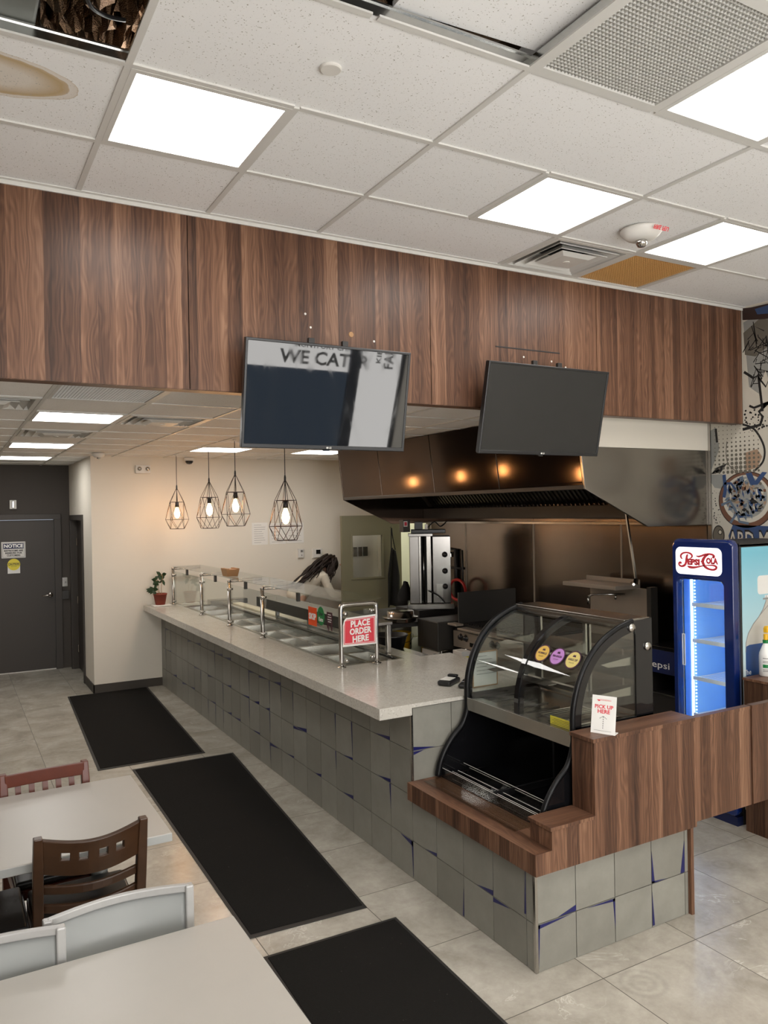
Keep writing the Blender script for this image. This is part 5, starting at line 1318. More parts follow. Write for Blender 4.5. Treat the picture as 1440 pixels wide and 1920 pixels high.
st2 = thing('equipment_stand', 'dark steel stand holding the vertical broiler and a round pan', 'stand', (4.4, 7.2, 0))
MB().box(3.88, 5.02, 6.86, 8.05, .90, .945).build('top', 'dark_grey', st2, .004)
MB().box(3.90, 5.00, 6.90, 8.03, .54, .565).build('lower_shelf', 'dark_grey', st2)
for x, y in ((3.92, 6.90), (4.98, 6.90), (3.92, 8.01), (4.98, 8.01)): MB().box(x - .02, x + .02, y - .02, y + .02, 0, .90).build('leg', 'dark_grey', st2)
MB().box(4.42, 4.98, 7.12, 7.62, .9455, 1.019).build('riser', 'black_metal', st2)
tag(MB().lathe([(.001, .9465), (.15, .9465), (.165, .96), (.165, .985), (.185, .99), (.185, 1.0), (.14, 1.0), (.14, 1.055), (.135, 1.06), (.001, 1.06)], (4.10, 6.98, 0), 28).build('drip_pan', 'steel_hood', None, smooth=True), 'round steel drip pan on the dark stand before the broiler', 'pan')
t = thing('bucket', 'yellow plastic bucket with a wire handle below the broiler stand', 'bucket', (4.18, 7.15, .566))
MB().lathe([(.001, .567), (.088, .567), (.105, .80), (.112, .80), (.112, .815), (.104, .815), (.090, .58), (.001, .58)], (4.17, 7.10, 0), 24).build('pail', 'yellow', t, smooth=True)
MB().tube([(4.17 + .108 * math.cos(a), 7.10 - .04 * abs(math.sin(a)) - .07, .80 - .08 * math.sin(a)) for a in [PI * k / 12 for k in range(13)]], .003, 6).build('wire_handle', 'black', t)
t = thing('plastic_tub', 'cream plastic tub with a black knob behind the yellow bucket', 'tub', (4.28, 7.5, .566))
MB().box(4.06, 4.46, 7.34, 7.66, .567, .86).build('tub', 'cut_board', t, .02)
MB().lathe([(.03, 0), (.028, -.02), (.001, -.022)], (4.40, 7.34, .64), 14, 'y').build('knob', 'black', t)
tag(MB().lathe([(.001, .926), (.115, .926), (.15, 1.04), (.155, 1.04), (.155, 1.05), (.145, 1.05), (.108, .935), (.001, .935)], (3.27, 5.75, 0), 24).build('bin', 'black', None, smooth=True), 'black round plastic bin behind the near end of the sneeze guard', 'bin')
t = thing('gas_pipe', 'black gas pipework on the wall right of the vertical broiler', 'pipe', (5.3, 7.7, 1.0))
MB().tube([(5.32, 7.95, 1.62), (5.32, 7.72, 1.62), (5.32, 7.72, 1.05)], .024, 10).tube([(5.32, 7.58, 1.62), (5.32, 7.58, 1.1)], .012, 8).tube([(5.32, 7.95, 1.40), (5.32, 7.58, 1.40)], .014, 8).build('pipes', 'black_metal', t, smooth=True)
mb = MB().lathe([(.05, -.02), (.05, .02), (.03, .04), (.001, .045)], (5.32, 7.85, 1.55), 14); mb.build('regulator', 'steel', t)
tag(MB().tube([(5.20 , 7.52 + .16 * math.cos(a), 1.16 + .12 * math.sin(a)) for a in [2 * PI * k / 24 for k in range(24)]], .018, 8, closed=True).build('red_hose', 'red_hose', None, smooth=True), 'coiled red hose behind the vertical broiler', 'hose')
# kitchen door leaf opened into the kitchen, hung from the doorway jamb
kd = thing('kitchen_door', 'olive grey kitchen door with a small glazed window, standing open', 'door', (5.34, 9.24, 0))
dy = 9.22; X0d, X1d = 4.54, 5.335; wx0, wx1, wz0, wz1 = 4.690, 5.155, 1.210, 1.785
mb = MB().box(X0d, wx0, dy, dy + .045, .01, 2.045).box(wx1, X1d, dy, dy + .045, .01, 2.045).box(wx0, wx1, dy, dy + .045, .01, wz0).box(wx0, wx1, dy, dy + .045, wz1, 2.045)
mb.build('leaf', 'door_k', kd)
MB().ring([(wx0 - .02, wz0 - .02), (wx1 + .02, wz0 - .02), (wx1 + .02, wz1 + .02), (wx0 - .02, wz1 + .02)], [(wx0 + .008, wz0 + .008), (wx1 - .008, wz0 + .008), (wx1 - .008, wz1 - .008), (wx0 + .008, wz1 - .008)], (0, dy - .008, 0), (1, 0, 0), (0, 0, 1), (0, .012, 0)).build('window_frame', 'door_k', kd, .003)
MB().box(wx0, wx1, dy + .018, dy + .024, wz0, wz1).build('window_pane', 'glass', kd)
tag(MB().box(4.955, 5.01, 9.700, 9.718, 1.47, 1.60).build('switch_plate', 'steel'), 'leftmost steel switch plate seen through the kitchen door window', 'switch plate')
tag(MB().box(5.035, 5.09, 9.700, 9.718, 1.47, 1.60).build('switch_plate', 'steel'), 'middle steel switch plate seen through the kitchen door window', 'switch plate')
tag(MB().box(5.115, 5.18, 9.700, 9.718, 1.47, 1.60).build('switch_plate', 'dark_grey'), 'dark switch plate on the right of two steel ones, through the door window', 'switch plate')
t = thing('apron', 'black apron hanging from the hinge edge of the open kitchen door', 'apron', (5.28, 9.17, .82))
ap = MB(); r = random.Random(3)
def apf(u, v):
    z = 1.58 - .78 * v; w = .045 + .075 * min(1, v * 2.2) + .02 * v
    x = 5.27 + (u - .5) * 2 * w * .75; return (x, 9.165 - .025 * math.sin(u * 9 + v * 2) * (0.3 + v) - .03, z + .02 * math.sin(u * 5))
ap.grid(apf, 14, 16); ap.build('cloth', 'apron', t, smooth=True, solid=.012, fix=False)
MB().tube(spline([(5.245, 9.14, 1.57), (5.265, 9.17, 1.75), (5.275, 9.18, 1.87), (5.285, 9.17, 1.75), (5.305, 9.14, 1.57)], 5), .007, 6).build('neck_strap', 'apron', t)
tag(MB().tube([(5.275, 9.219, 1.875), (5.275, 9.18, 1.87), (5.275, 9.175, 1.895)], .006, 8).build('coat_hook', 'chrome'), 'small coat hook on the open kitchen door holding the apron', 'hook')
t = thing('cloth_bundle', 'dark cloth bundle on the stand left of the broiler', 'cloth', (4.2, 7.5, .946))
mb = MB(); r = random.Random(9)
mb.lathe([(.001, .947), (.07, .95), (.085, 1.02), (.08, 1.10), (.06, 1.16), (.04, 1.22), (.02, 1.25), (.001, 1.26)], (4.75, 7.96, 0), 14)
mb.v = [(x + r.uniform(-.015, .015), y + r.uniform(-.015, .015), max(z, .9465)) for x, y, z in mb.v]
mb.build('cloth', 'apron', t, smooth=True)
# far doorway room: pale back panel with a sink tap
tag(MB().tube(spline([(6.4, 10.2, 1.0), (6.4, 10.2, 1.35), (6.36, 10.18, 1.42), (6.28, 10.12, 1.40), (6.27, 10.11, 1.30)], 5), .012, 8).build('tap', 'chrome', None, smooth=True), 'tall chrome tap in the bright room past the kitchen doorway', 'tap')
tag(MB().box(6.15, 7.2, 9.9, 10.7, .86, .90).box(6.15, 7.2, 9.9, 10.7, .2, .86).build('sink_unit', 'steel_h', None, .01), 'steel sink unit in the bright room past the kitchen doorway', 'sink')
# ------------------------------------------------------------------ floor mats
def floor_mat_thing(c, label):
    t = thing('floor_mat', label, 'mat', (c[0][0], c[0][1], 0))
    cx_, cy_ = sum(p[0] for p in c) / 4, sum(p[1] for p in c) / 4
    inn = [(cx_ + (p[0] - cx_) * .955, cy_ + (p[1] - cy_) * .98) for p in c]
    MB().ring(c, inn, (0, 0, .001), (1, 0, 0), (0, 1, 0), (0, 0, .004)).build('rubber_edge', 'mat_edge', t)
    MB().prism(inn, (0, 0, .001), (1, 0, 0), (0, 1, 0), (0, 0, .008)).build('pile', 'mat', t, .003)
floor_mat_thing([(1.050, 6.75), (1.945, 6.74), (2.10, 9.70), (1.19, 9.70)], 'black floor mat farthest away, lying against the white wall base')
floor_mat_thing([(1.265, 3.68), (1.905, 3.645), (2.155, 6.61), (1.30, 6.62)], 'long black floor mat in the middle, beside the dining tables')
floor_mat_thing([(1.22, 1.60), (1.93, 1.60), (1.985, 3.48), (1.268, 3.492)], 'black floor mat nearest the viewer, cut off by the bottom edge')
# ------------------------------------------------------------------ tables
def table(x0, x1, y0, y1, cols, label):
    t = thing('dining_table', label, 'table', ((x0 + x1) / 2, (y0 + y1) / 2, 0), 'grey laminate dining tables')
    MB().box(x0, x1, y0, y1, .712, .750).build('tabletop', ['laminate'], t, .004)
    MB().box(x0 - .0008, x1 + .0008, y0 - .0008, y1 + .0008, .715, .746).build('edge_band', 'laminate_edge', t)
    for x, y in cols:
        MB().lathe([(.036, .03), (.036, .70)], (x, y, 0), 18).build('column', 'chair_grey', t, smooth=True)
        MB().box(x - .05, x + .20, y - .17, y + .17, .700, .712).build('top_plate', 'black_metal', t)
        if x > 0: MB().box(x - .28, x + .28, y - .03, y + .03, .006, .032).box(x - .035, x + .035, y - .28, y + .28, .006, .032).build('base', 'black_metal', t, .006)
        else: MB().lathe([(.17, .002), (.17, .012), (.04, .035), (.036, .035)], (x, y, 0), 24).build('base', 'black_metal', t)
table(-.42, .812, 3.33, 4.185, [(.585, 3.765), (-.37, 3.765)], 'grey laminate dining table farther away, with a red chair behind it')
table(-.42, .818, 1.66, 2.537, [(.55, 2.02), (-.36, 2.02)], 'grey laminate dining table nearest the viewer in the bottom left corner')
# ------------------------------------------------------------------ chairs
def strip(mb, path, z0, z1, th):
    """curved rail: path of (x,y), rising z0..z1, thickness th along y"""
    n = len(path); vs = []
    for x, y, *q in path:
        s = q[0] if q else 0
        vs += [(x, y - th / 2, z0 + s), (x, y + th / 2, z0 + s), (x, y + th / 2, z1 + s), (x, y - th / 2, z1 + s)]
    fs = [[3, 2, 1, 0], [4 * n - 4, 4 * n - 3, 4 * n - 2, 4 * n - 1]]
    for i in range(n - 1):
        for k in range(4): fs.append([4 * i + k, 4 * i + (k + 1) % 4, 4 * i + 4 + (k + 1) % 4, 4 * i + 4 + k])
    mb.add(vs, fs)
def seat_mesh(w, d, z, th):
    mb = MB(); o = [(-w / 2 * .94, 0), (w / 2 * .94, 0), (w / 2, d), (-w / 2, d)]
    mb.prism(o, (0, 0, z), (1, 0, 0), (0, 1, 0), (0, 0, th)); return mb
def wood_chair_frame(t, m, hw=.19, lean=.085, top=.875):
    """back at y = 0, seat towards +y"""
    def py(z): return -lean * max(0, (z - .45) / (top - .45)) ** 1.15 if z > .45 else -.03 * (.45 - z) / .45
    for s in (-1, 1):
        mb = MB(); zs = [0, .2, .45, .6, .75, top]
        vs = []
        for z in zs:
            y = py(z); a = .019 if z < top else .016; b = .024 if z < .7 else .020; x = s * (hw + .006 * (z / top))
            vs += [(x - a, y - b, z), (x + a, y - b, z), (x + a, y + b, z), (x - a, y + b, z)]
        fs = [[3, 2, 1, 0], [4 * len(zs) - 4 + k for k in range(4)]]
        for i in range(len(zs) - 1):
            for k in range(4): fs.append([4 * i + k, 4 * i + (k + 1) % 4, 4 * i + 4 + (k + 1) % 4, 4 * i + 4 + k])
        mb.add(vs, fs); mb.build('back_post', m, t, .004)
        MB().beam((s * (hw - .005), .385, 0), (s * (hw - .005), .385, .44), .036).build('leg', m, t, .004)
    fr = MB().box(-hw, hw, -.01, .015, .40, .445).box(-hw, hw, .37, .40, .40, .445)
    for s in (-1, 1): fr.box(s * hw - .013, s * hw + .013, .0, .39, .40, .445)
    fr.build('seat_rail', m, t, .003)
    stt = MB()
    for s in (-1, 1): stt.beam((s * hw, .0, .20), (s * hw, .385, .20), .022)
    stt.beam((-hw, .2, .20), (hw, .2, .20), .02); stt.build('stretcher', m, t)
    seat_mesh(2 * hw + .02, .39, .445, .035).build('seat', 'vinyl', t, .012, seg=3)
    return py
def bow(z, py, hw, sag, n=10): return [(-hw + 2 * hw * i / n, py(z) - sag * math.sin(PI * i / n)) for i in range(n + 1)]
# walnut chair with square cut-outs
t = thing('dining_chair', 'dark brown wooden chair with square cut-outs in its top rail', 'chair', (.478, 3.325, 0), local=True)
py = wood_chair_frame(t, 'chair_brown')
hw = .185; cr = MB(); zt, zb = .865, .725
cuts = [-.100, -.036, .036, .100]; xs = [-hw, -.16]
for c in cuts: xs += [c - .016, c + .016]
xs += [.16, hw]; xs = sorted(xs); xf = []
for a, b in zip(xs, xs[1:]): xf += [a, (a + b) / 2]
xf.append(xs[-1])
zrows = [zb, .785, .817, zt]
def crest(x, z):
    s = math.sin(PI * (x + hw) / (2 * hw)); return (x, py(z) - .048 * s, z - (.020 if z > .84 else .014) * s * (1 if z > .75 else 1.4))
def is_cut(xm): return any(abs(xm - c) < .016 for c in cuts)
o = 0
for i in range(len(xf) - 1):
    for j in range(3):
        if j == 1 and is_cut((xf[i] + xf[i + 1]) / 2): continue
        q = [crest(xf[i], zrows[j]), crest(xf[i + 1], zrows[j]), crest(xf[i + 1], zrows[j + 1]), crest(xf[i], zrows[j + 1])]
        cr.add(q, [[0, 1, 2, 3]])
bmx = cr.build('top_rail', 'chair_brown', t, fix=False)
bm = bmesh.new(); bm.from_mesh(bmx.data); bmesh.ops.remove_doubles(bm, verts=bm.verts, dist=1e-5); bmesh.ops.recalc_face_normals(bm, faces=bm.faces); bm.to_mesh(bmx.data); bm.free()
md = bmx.modifiers.new('thick', 'SOLIDIFY'); md.thickness = .020; md.offset = 0
md = bmx.modifiers.new('bev', 'BEVEL'); md.width = .003; md.segments = 2; md.limit_method = 'ANGLE'
for z in (.635, .555):
    mb = MB(); strip(mb, [(x, y, -.012 * math.sin(PI * (x + hw) / (2 * hw))) for x, y in bow(z, py, hw, .042)], z, z + .036, .019); mb.build('back_slat', 'chair_brown', t, .006)
# red chair behind the far table, facing the viewer
t = thing('dining_chair', 'reddish mahogany chair with upright slats behind the farther table', 'chair', (.413, 4.20, 0), rz=PI)
t.rotation_euler.z = PI + .05
py = wood_chair_frame(t, 'chair_red', .185, .075, .835)
mb = MB(); strip(mb, bow(.75, py, .185, .01), .770, .832, .022); mb.build('top_rail', 'chair_red', t, .004)
mb = MB(); strip(mb, bow(.5, py, .185, .0), .52, .555, .022); mb.build('lower_rail', 'chair_red', t, .004)
for k in range(5):
    x = -.125 + .0625 * k; MB().beam((x, py(.53), .54), (x, py(.775) - .006, .775), .026, .012).build('back_slat', 'chair_red', t)
# almost black chair tucked under the left of the far table
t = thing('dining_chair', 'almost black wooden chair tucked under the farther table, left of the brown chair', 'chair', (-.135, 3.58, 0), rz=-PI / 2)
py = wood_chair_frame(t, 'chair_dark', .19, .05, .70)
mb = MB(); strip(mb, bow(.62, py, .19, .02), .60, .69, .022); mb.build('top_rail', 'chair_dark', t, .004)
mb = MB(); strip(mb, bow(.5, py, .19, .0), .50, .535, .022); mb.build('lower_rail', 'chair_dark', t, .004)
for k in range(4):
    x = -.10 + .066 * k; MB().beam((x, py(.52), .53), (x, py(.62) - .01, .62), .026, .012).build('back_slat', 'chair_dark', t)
# grey metal chairs, backs against the near table
def metal_chair(x, y, label, rz, top=.845, bowd=.045):
    t = thing('metal_chair', label, 'chair', (x, y, 0), rz=rz); t.rotation_euler.z = rz; t['_local'] = 1
    hw = .222
    def yb(u): return bowd * math.sin(PI * u)
    pth = [(-hw + 2 * hw * i / 16, yb(i / 16)) for i in range(17)]
    mb = MB(); strip(mb, pth, .50, top - .022, .006); mb.build('back_panel', 'chair_grey', t, smooth=True)
    mb = MB(); strip(mb, pth, top - .026, top, .020); mb.build('top_rail', 'chair_frame', t, .004)
    mb = MB(); strip(mb, pth, .475, .50, .020); mb.build('lower_rail', 'chair_frame', t, .004)
    for s in (-1, 1):
        MB().box(s * hw - .014, s * hw + .014, -.016, .016, .0, top - .002).build('back_post', 'chair_frame', t, .005)
        MB().beam((s * .163, -.40, 0), (s * .163, -.40, .44), .026).build('leg', 'chair_frame', t, .004)
    mb = MB()
    for s in (-1, 1): mb.beam((s * .165, 0, .43), (s * .163, -.40, .43), .026)
    mb.beam((-.165, -.40, .43), (.165, -.40, .43), .026).beam((-hw, 0, .43), (hw, 0, .43), .026); mb.build('seat_frame', 'chair_frame', t)
    MB().box(-.165, .165, -.40, -.01, .443, .462).build('seat', 'chair_grey', t, .006)
metal_chair(.475, 2.640, 'grey metal chair with its curved back against the near table, the right one', 0)
metal_chair(.062, 2.572, 'grey metal chair at the left photo edge, overlapping the one beside it', .03)

# ------------------------------------------------------------------ wall mural (flat printed wallpaper)
XM = XW - .004; mu = MB()
def mp(pts, k, lift=0):
    """polygon from (y, z), printed layer by layer"""
    mu.mat(k).prism(pts, (XM - lift * .00025, 0, 0), (0, 1, 0), (0, 0, 1), (-.0002, 0, 0))
def mline(pts, w, k, lift): mu.mat(k).ribbon([(y, z, w) for y, z in pts], (XM - lift * .00025, 0, 0), (0, 1, 0), (0, 0, 1), (-.0002, 0, 0))
mu.mat(0).box(XM, XW - .0005, -1.55, 4.148, .12, ZC - .004)
r = random.Random(21)
# grey washes and scribbles above
mp([(3.84, 3.50), (3.62, 3.56), (3.3, 3.5), (3.3, 2.95), (3.62, 2.86), (3.80, 3.0)], 1, 1)
mp([(3.84, 3.42), (3.70, 3.50), (3.58, 3.46), (3.60, 3.30), (3.74, 3.22), (3.83, 3.25)], 2, 2)
for a, b, c in ((3.83, 3.38, 7), (3.74, 3.25, 8), (3.78, 3.1, 9)):
    r2 = random.Random(c)
    for k in range(7): mline([(a + r2.uniform(-.12, .02), b + r2.uniform(-.12, .12)), (a + r2.uniform(-.12, .02), b + r2.uniform(-.12, .12)), (a + r2.uniform(-.2, .0), b + r2.uniform(-.12, .12))], .007, 5, 3)
mp([(3.845, 3.61), (3.77, 3.60), (3.60, 3.595), (3.50, 3.6), (3.5, 3.50), (3.62, 3.48), (3.74, 3.50), (3.845, 3.52)], 6, 3)
mp([(3.74, 3.58), (3.62, 3.585), (3.55, 3.57), (3.62, 3.52), (3.72, 3.535)], 3, 4)
mp([(3.72, 2.98), (3.66, 3.10), (3.62, 2.98), (3.56, 3.05), (3.5, 2.85), (3.6, 2.78), (3.70, 2.80)], 0, 4)
mline([(3.84, 3.12), (3.76, 3.06), (3.72, 3.08), (3.69, 2.80)], .02, 5, 5); mline([(3.72, 3.06), (3.66, 2.98), (3.62, 3.06), (3.54, 2.9)], .016, 5, 5)
mline([(3.80, 2.855), (3.76, 2.835), (3.6, 2.87)], .018, 5, 4)
mline([(3.64, 2.86), (3.72, 2.80), (3.69, 2.76), (3.71, 2.70), (3.78, 2.69), (3.86, 2.68)], .022, 5, 4)
for k in range(60): y, z = r.uniform(3.55, 3.84), r.uniform(2.66, 2.84); mp(disc(y, z, r.uniform(.003, .010), 6), 5, 5)
# leaf-like outline with halftone dots
mp([(3.96, 2.70), (3.86, 2.72), (3.76, 2.66), (3.68, 2.53), (3.70, 2.40), (3.80, 2.355), (3.93, 2.36), (4.0, 2.44), (3.99, 2.58)], 0, 1)
mline(spline([(3.86, 2.72), (3.76, 2.67), (3.685, 2.54), (3.69, 2.43), (3.76, 2.36)], 5), .016, 5, 2)
mline(spline([(4.00, 2.60), (4.01, 2.50), (3.99, 2.42), (3.93, 2.365)], 5), .007, 2, 2)
mp([(3.84, 2.50), (3.74, 2.52), (3.70, 2.46), (3.74, 2.38), (3.84, 2.36)], 7, 2)
for i in range(11):
    for j in range(12):
        y = 4.11 - .038 * i; z = 2.358 + .033 * j; s = .0035 + .0145 * max(0, min(1, 1 - ((y - 3.90) ** 2 + (z - 2.37) ** 2) ** .5 / .30))
        if y > 3.68: mp(disc(y, z, s, 9), 2, 4)
mp([(4.148, 2.352), (4.10, 2.36), (4.02, 2.42), (4.07, 2.39)], 5, 3); mp([(4.148, 2.35), (4.06, 2.36), (4.00, 2.43), (4.10, 2.40)], 5, 3)
mline([(4.10, 2.71), (4.09, 2.60)], .02, 5, 3); mp([(4.148, 2.70), (4.10, 2.72), (4.07, 2.55), (4.148, 2.38)], 1, 1)
# plate of food
cy_, cz_ = 3.84, 2.135
mp([(4.148, 2.345), (4.05, 2.345), (4.02, 2.28), (4.06, 2.23), (4.12, 2.24), (4.148, 2.28)], 1, 2)
mp(disc(cy_, cz_, .245, 40, .222), 6, 2); mp(disc(cy_, cz_, .238, 40, .214), 4, 3); mp(disc(cy_, cz_ + .01, .205, 36, .185), 0, 4); mp(disc(cy_, cz_ + .02, .178, 36, .160), 1, 5)
cols = [3, 8, 3, 1, 5, 0, 4, 8, 2, 7]
for k in range(150):
    a = r.uniform(0, 2 * PI); q = math.sqrt(r.random()) * .17; y, z = cy_ + q * math.cos(a), cz_ + .02 + q * .9 * math.sin(a); L_ = r.uniform(.012, .045); b = r.uniform(0, PI)
    w = r.uniform(.006, .018); c, s = math.cos(b), math.sin(b)
    mp([(y + c * L_, z + s * L_), (y - s * w, z + c * w), (y - c * L_, z - s * L_), (y + s * w, z - c * w)], cols[k % 10], 6 + (k % 3))
mline([(4.03, 2.34), (4.02, 2.22), (4.035, 2.16)], .03, 3, 10); mline([(4.03, 2.27), (3.97, 2.27), (3.93, 2.22)], .018, 3, 10)
mline([(4.06, 2.10), (3.98, 2.13), (3.92, 2.04), (3.98, 1.96)], .022, 8, 10); mline([(3.92, 2.04), (3.90, 1.97), (3.82, 1.955)], .02, 8, 10)
mp([(3.84, 2.34), (3.80, 2.25), (3.74, 2.25), (3.66, 2.34), (3.70, 2.345), (3.76, 2.28), (3.79, 2.345)], 3, 10)
for k in range(40): y, z = r.uniform(4.06, 4.14), r.uniform(1.92, 2.22); mp(disc(y, z, r.uniform(.002, .006), 6), 5, 3)
# lettered band below
mp([(3.96, 1.945), (3.6, 1.935), (3.3, 1.93), (3.3, 1.72), (3.98, 1.74), (4.0, 1.86)], 3, 3)
mp(disc(4.09, 1.86, .055, 24, .08), 5, 3); mp(disc(4.09, 1.86, .047, 24, .072), 2, 4); mp(disc(4.075, 1.885, .020, 14, .022), 5, 5); mp(disc(4.075, 1.885, .013, 14, .015), 0, 6)
mu.mat(5); write(mu, 'ARD-MA', .19, (XM - .0013, 3.79, 1.825), (0, -1, 0), (0, 0, 1), (-.0001, 0, 0), bold=.010, width=.44)
mu.mat(0); write(mu, 'ARD-MA', .17, (XM - .0015, 3.79, 1.825), (0, -1, 0), (0, 0, 1), (-.0002, 0, 0), bold=.002, width=.42)
# the print runs on towards the front
r = random.Random(77)
for k in range(1):
    y, z = 3.05 - .5 * k, 1.4 + 1.3 * r.random(); mp(disc(y, z, .26, 28, .24), r.choice((4, 6, 7)), 2); mp(disc(y, z, .215, 28, .20), 0, 3)
    for q in range(36):
        a = r.uniform(0, 2 * PI); d = math.sqrt(r.random()) * .18; b = r.uniform(0, PI); L_, w = r.uniform(.02, .05), r.uniform(.008, .02); c, s = math.cos(b), math.sin(b); yy, zz = y + d * math.cos(a), z + d * math.sin(a)
        mp([(yy + c * L_, zz + s * L_), (yy - s * w, zz + c * w), (yy - c * L_, zz - s * L_), (yy + s * w, zz - c * w)], cols[q % 10], 5 + q % 3)
    for q in range(3): mline([(y + r.uniform(-.4, .4), z + r.uniform(.3, .7)) for _ in range(3)], .02, 5, 4)
    for i in range(6):
        for j in range(5): mp(disc(y + .30 - .05 * i, z - .35 - .05 * j, .006 + .0025 * i, 8), 2, 2)
MURAL = [plain('mural_paper', (.58, .54, .46), .6), plain('mural_grey', (.30, .30, .28), .6), plain('mural_dot', (.14, .125, .10), .6), plain('mural_blue', (.035, .07, .17), .6), plain('mural_brown', (.16, .075, .045), .6),
         plain('mural_black', (.012, .011, .011), .6), plain('mural_dark_brown', (.035, .016, .013), .6), plain('mural_tan', (.36, .24, .16), .6), plain('mural_slate', (.12, .16, .22), .6)]
tag(mu.build('wall_mural', MURAL, None, fix=False), 'printed black, tan and blue food mural on the right wall above the drinks cooler', 'mural')
# ------------------------------------------------------------------ person bending behind the door leaf
pr = thing('person', 'person with long wavy dark hair and a cream top bending behind the kitchen door', 'person', (4.0, 9.47, 0))
def skinned(name, V, E, Rr, m, parent, subd=2, root=0):
    me = bpy.data.meshes.new(name); me.from_pydata(V, E, []); me.materials.append(M[m])
    o = bpy.data.objects.new(name, me); C.objects.link(o)
    md = o.modifiers.new('skin', 'SKIN'); md.use_smooth_shade = True
    for i, rr in enumerate(Rr):
        sv = me.skin_vertices[0].data[i]; sv.radius = (rr, rr) if not isinstance(rr, tuple) else rr; sv.use_root = (i == root)
    s2 = o.modifiers.new('sub', 'SUBSURF'); s2.levels = subd; s2.render_levels = subd
    o.parent = parent; o.matrix_parent_inverse = Matrix.Translation(parent.location).inverted()
    return o
py0 = 9.47
V = [(3.93, py0, .93), (4.03, py0, 1.06), (4.17, py0, 1.18), (4.30, py0, 1.27), (4.385, py0, 1.315), (4.45, py0, 1.345), (4.53, py0, 1.385), (4.585, py0, 1.37)]
E_ = [(i, i + 1) for i in range(7)]; R_ = [.135, .125, .13, .125, .062, .05, .095, .075]
def chain(start, pts, rad):
    i0 = start
    for p, q in zip(pts, rad):
        V.append(p); E_.append((i0, len(V) - 1)); R_.append(q); i0 = len(V) - 1
    return i0
for s in (-1, 1):
    chain(0, [(3.94, py0 + .09 * s, .86), (4.02, py0 + .10 * s, .48), (3.95, py0 + .10 * s, .09), (4.06, py0 + .11 * s, .05), (4.13, py0 + .11 * s, .035)], [.09, .06, .042, .036, .028])
    w = chain(3, [(4.31, py0 + .16 * s, 1.24), (4.40, py0 + .19 * s, 1.02), (4.60, py0 + .15 * s, .98), (4.66, py0 + .14 * s, .98)], [.052, .042, .030, .026])
    for f, (dy_, ln) in enumerate(((-.030, .075), (-.010, .085), (.010, .08), (.030, .065))):
        bx_, by_ = 4.69, py0 + .14 * s + dy_ * .7
        chain(w, [(bx_, by_, .978), (bx_ + ln * .5, py0 + .14 * s + dy_, .970), (bx_ + ln, py0 + .14 * s + dy_, .945)], [.011, .009, .008])
    chain(w, [(4.665, py0 + .14 * s - .035, .975), (4.70, py0 + .14 * s - .055, .965)], [.011, .009])
body = skinned('body', V, E_, R_, 'skin', pr)
sv_ = [(3.90, py0, .92), (4.03, py0, 1.065), (4.17, py0, 1.19), (4.30, py0, 1.275), (4.36, py0, 1.305)]; se = [(i, i + 1) for i in range(4)]; sr = [.150, .140, .148, .142, .075]
for s in (-1, 1):
    k = len(sv_); sv_ += [(4.31, py0 + .165 * s, 1.245), (4.40, py0 + .192 * s, 1.02), (4.56, py0 + .158 * s, .985)]; se += [(3, k), (k, k + 1), (k + 1, k + 2)]; sr += [.064, .054, .042]
skinned('blouse', sv_, se, sr, 'shirt', pr)
tv_ = [(3.93, py0, .92)]; te = []; tr_ = [.148]
for s in (-1, 1):
    k = len(tv_); tv_ += [(3.94, py0 + .09 * s, .84), (4.02, py0 + .10 * s, .48), (3.955, py0 + .10 * s, .10)]; te += [(0, k), (k, k + 1), (k + 1, k + 2)]; tr_ += [.10, .072, .058]
skinned('trousers', tv_, te, tr_, 'trouser', pr)
fc = MB().lathe([(.001, -.03), (.014, -.01), (.010, .012), (.001, .02)], (4.645, py0, 1.385), 10, 'x'); fc.build('nose', 'skin', body)
hm = MB(); hc = Vector((4.50, py0, 1.405))
hm.grid(lambda u, v: hc + Vector((-.125 * math.cos(v * PI - PI / 2) * math.cos(u * PI * 1.3 - PI * .65), .112 * math.cos(v * PI - PI / 2) * math.sin(u * PI * 1.3 - PI * .65), .118 * math.sin(v * PI - PI / 2))), 16, 12)
r = random.Random(12)
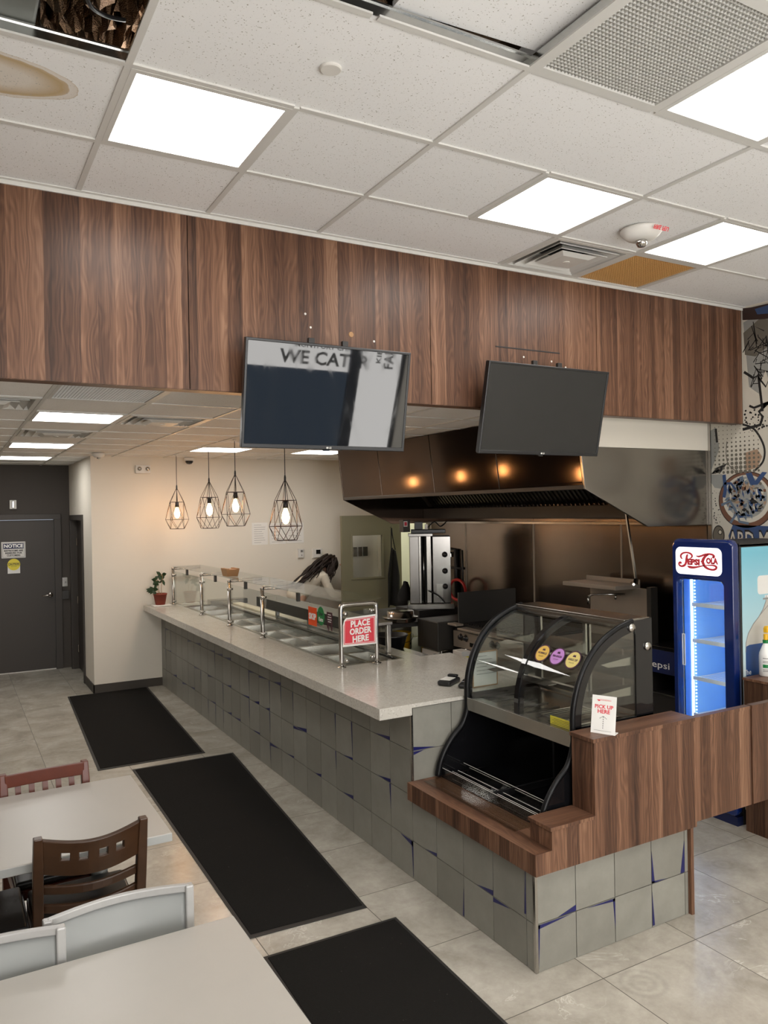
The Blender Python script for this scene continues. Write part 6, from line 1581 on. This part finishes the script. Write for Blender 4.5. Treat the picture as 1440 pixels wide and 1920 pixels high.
for k in range(110):
    a = r.uniform(-1.3, 1.3); up_ = r.uniform(-.2, 1)
    p0 = hc + Vector((-.08 * math.cos(a) + .03, .105 * math.sin(a), .05 + .065 * up_))
    side = math.sin(a); L_ = r.uniform(.30, .62)
    lowdrop = r.random() < .35
    pts = []
    for i in range(9):
        f = i / 8
        if lowdrop: q = p0 + Vector((-.10 * f * L_ * 2 + .012 * math.sin(f * 9 + k), -.06 - .10 * f * (1 + .3 * side), -.02 - L_ * .55 * f + .03 * math.sin(f * PI)))
        else: q = p0 + Vector((-L_ * .92 * f, .02 * math.sin(f * 8 + k) + .03 * side * f - .05 * f, .05 * math.sin(f * PI) * (1 - f) - L_ * .58 * f ** 1.15 + .010 * math.sin(f * 11 + k * 2)))
        pts.append(q)
    hm.tube(pts, [.013 * (1 - .8 * i / 8) + .002 for i in range(9)], 5)
hm.build('hair', 'hair', pr, smooth=True, fix=False)

# ------------------------------------------------------------------ camera, world, view
w = bpy.data.worlds.new('world'); S.world = w; w.use_nodes = True
w.node_tree.nodes['Background'].inputs[0].default_value = (.8, .9, 1, 1); w.node_tree.nodes['Background'].inputs[1].default_value = .6
cam = bpy.data.cameras.new('camera'); co_ = bpy.data.objects.new('camera', cam); C.objects.link(co_)
yaw, pit, rol = (math.radians(a) for a in (29.35531, -.07084, -1.00186)); f_px = 1456.79
F = Vector((math.sin(yaw) * math.cos(pit), math.cos(yaw) * math.cos(pit), math.sin(pit))); R0 = Vector((math.cos(yaw), -math.sin(yaw), 0)); U0 = R0.cross(F)
Rv = R0 * math.cos(rol) + U0 * math.sin(rol); Uv = -R0 * math.sin(rol) + U0 * math.cos(rol)
co_.matrix_world = Matrix(((Rv.x, Uv.x, -F.x, 0), (Rv.y, Uv.y, -F.y, 0), (Rv.z, Uv.z, -F.z, 2.1), (0, 0, 0, 1)))
cam.sensor_fit = 'VERTICAL'; cam.sensor_height = 24; cam.lens = f_px / 1920 * 24; cam.clip_start = .05
S.camera = co_
S.view_settings.view_transform = 'Standard'; S.view_settings.look = 'None'; S.view_settings.gamma = 1; S.view_settings.exposure = 0.10
S.view_settings.use_curve_mapping = False
S.cycles.max_bounces = 10; S.cycles.transparent_max_bounces = 24; S.cycles.glossy_bounces = 5; S.cycles.diffuse_bounces = 5
S.cycles.caustics_reflective = False; S.cycles.caustics_refractive = False; S.cycles.sample_clamp_indirect = 4.0
S.cycles.use_denoising = True
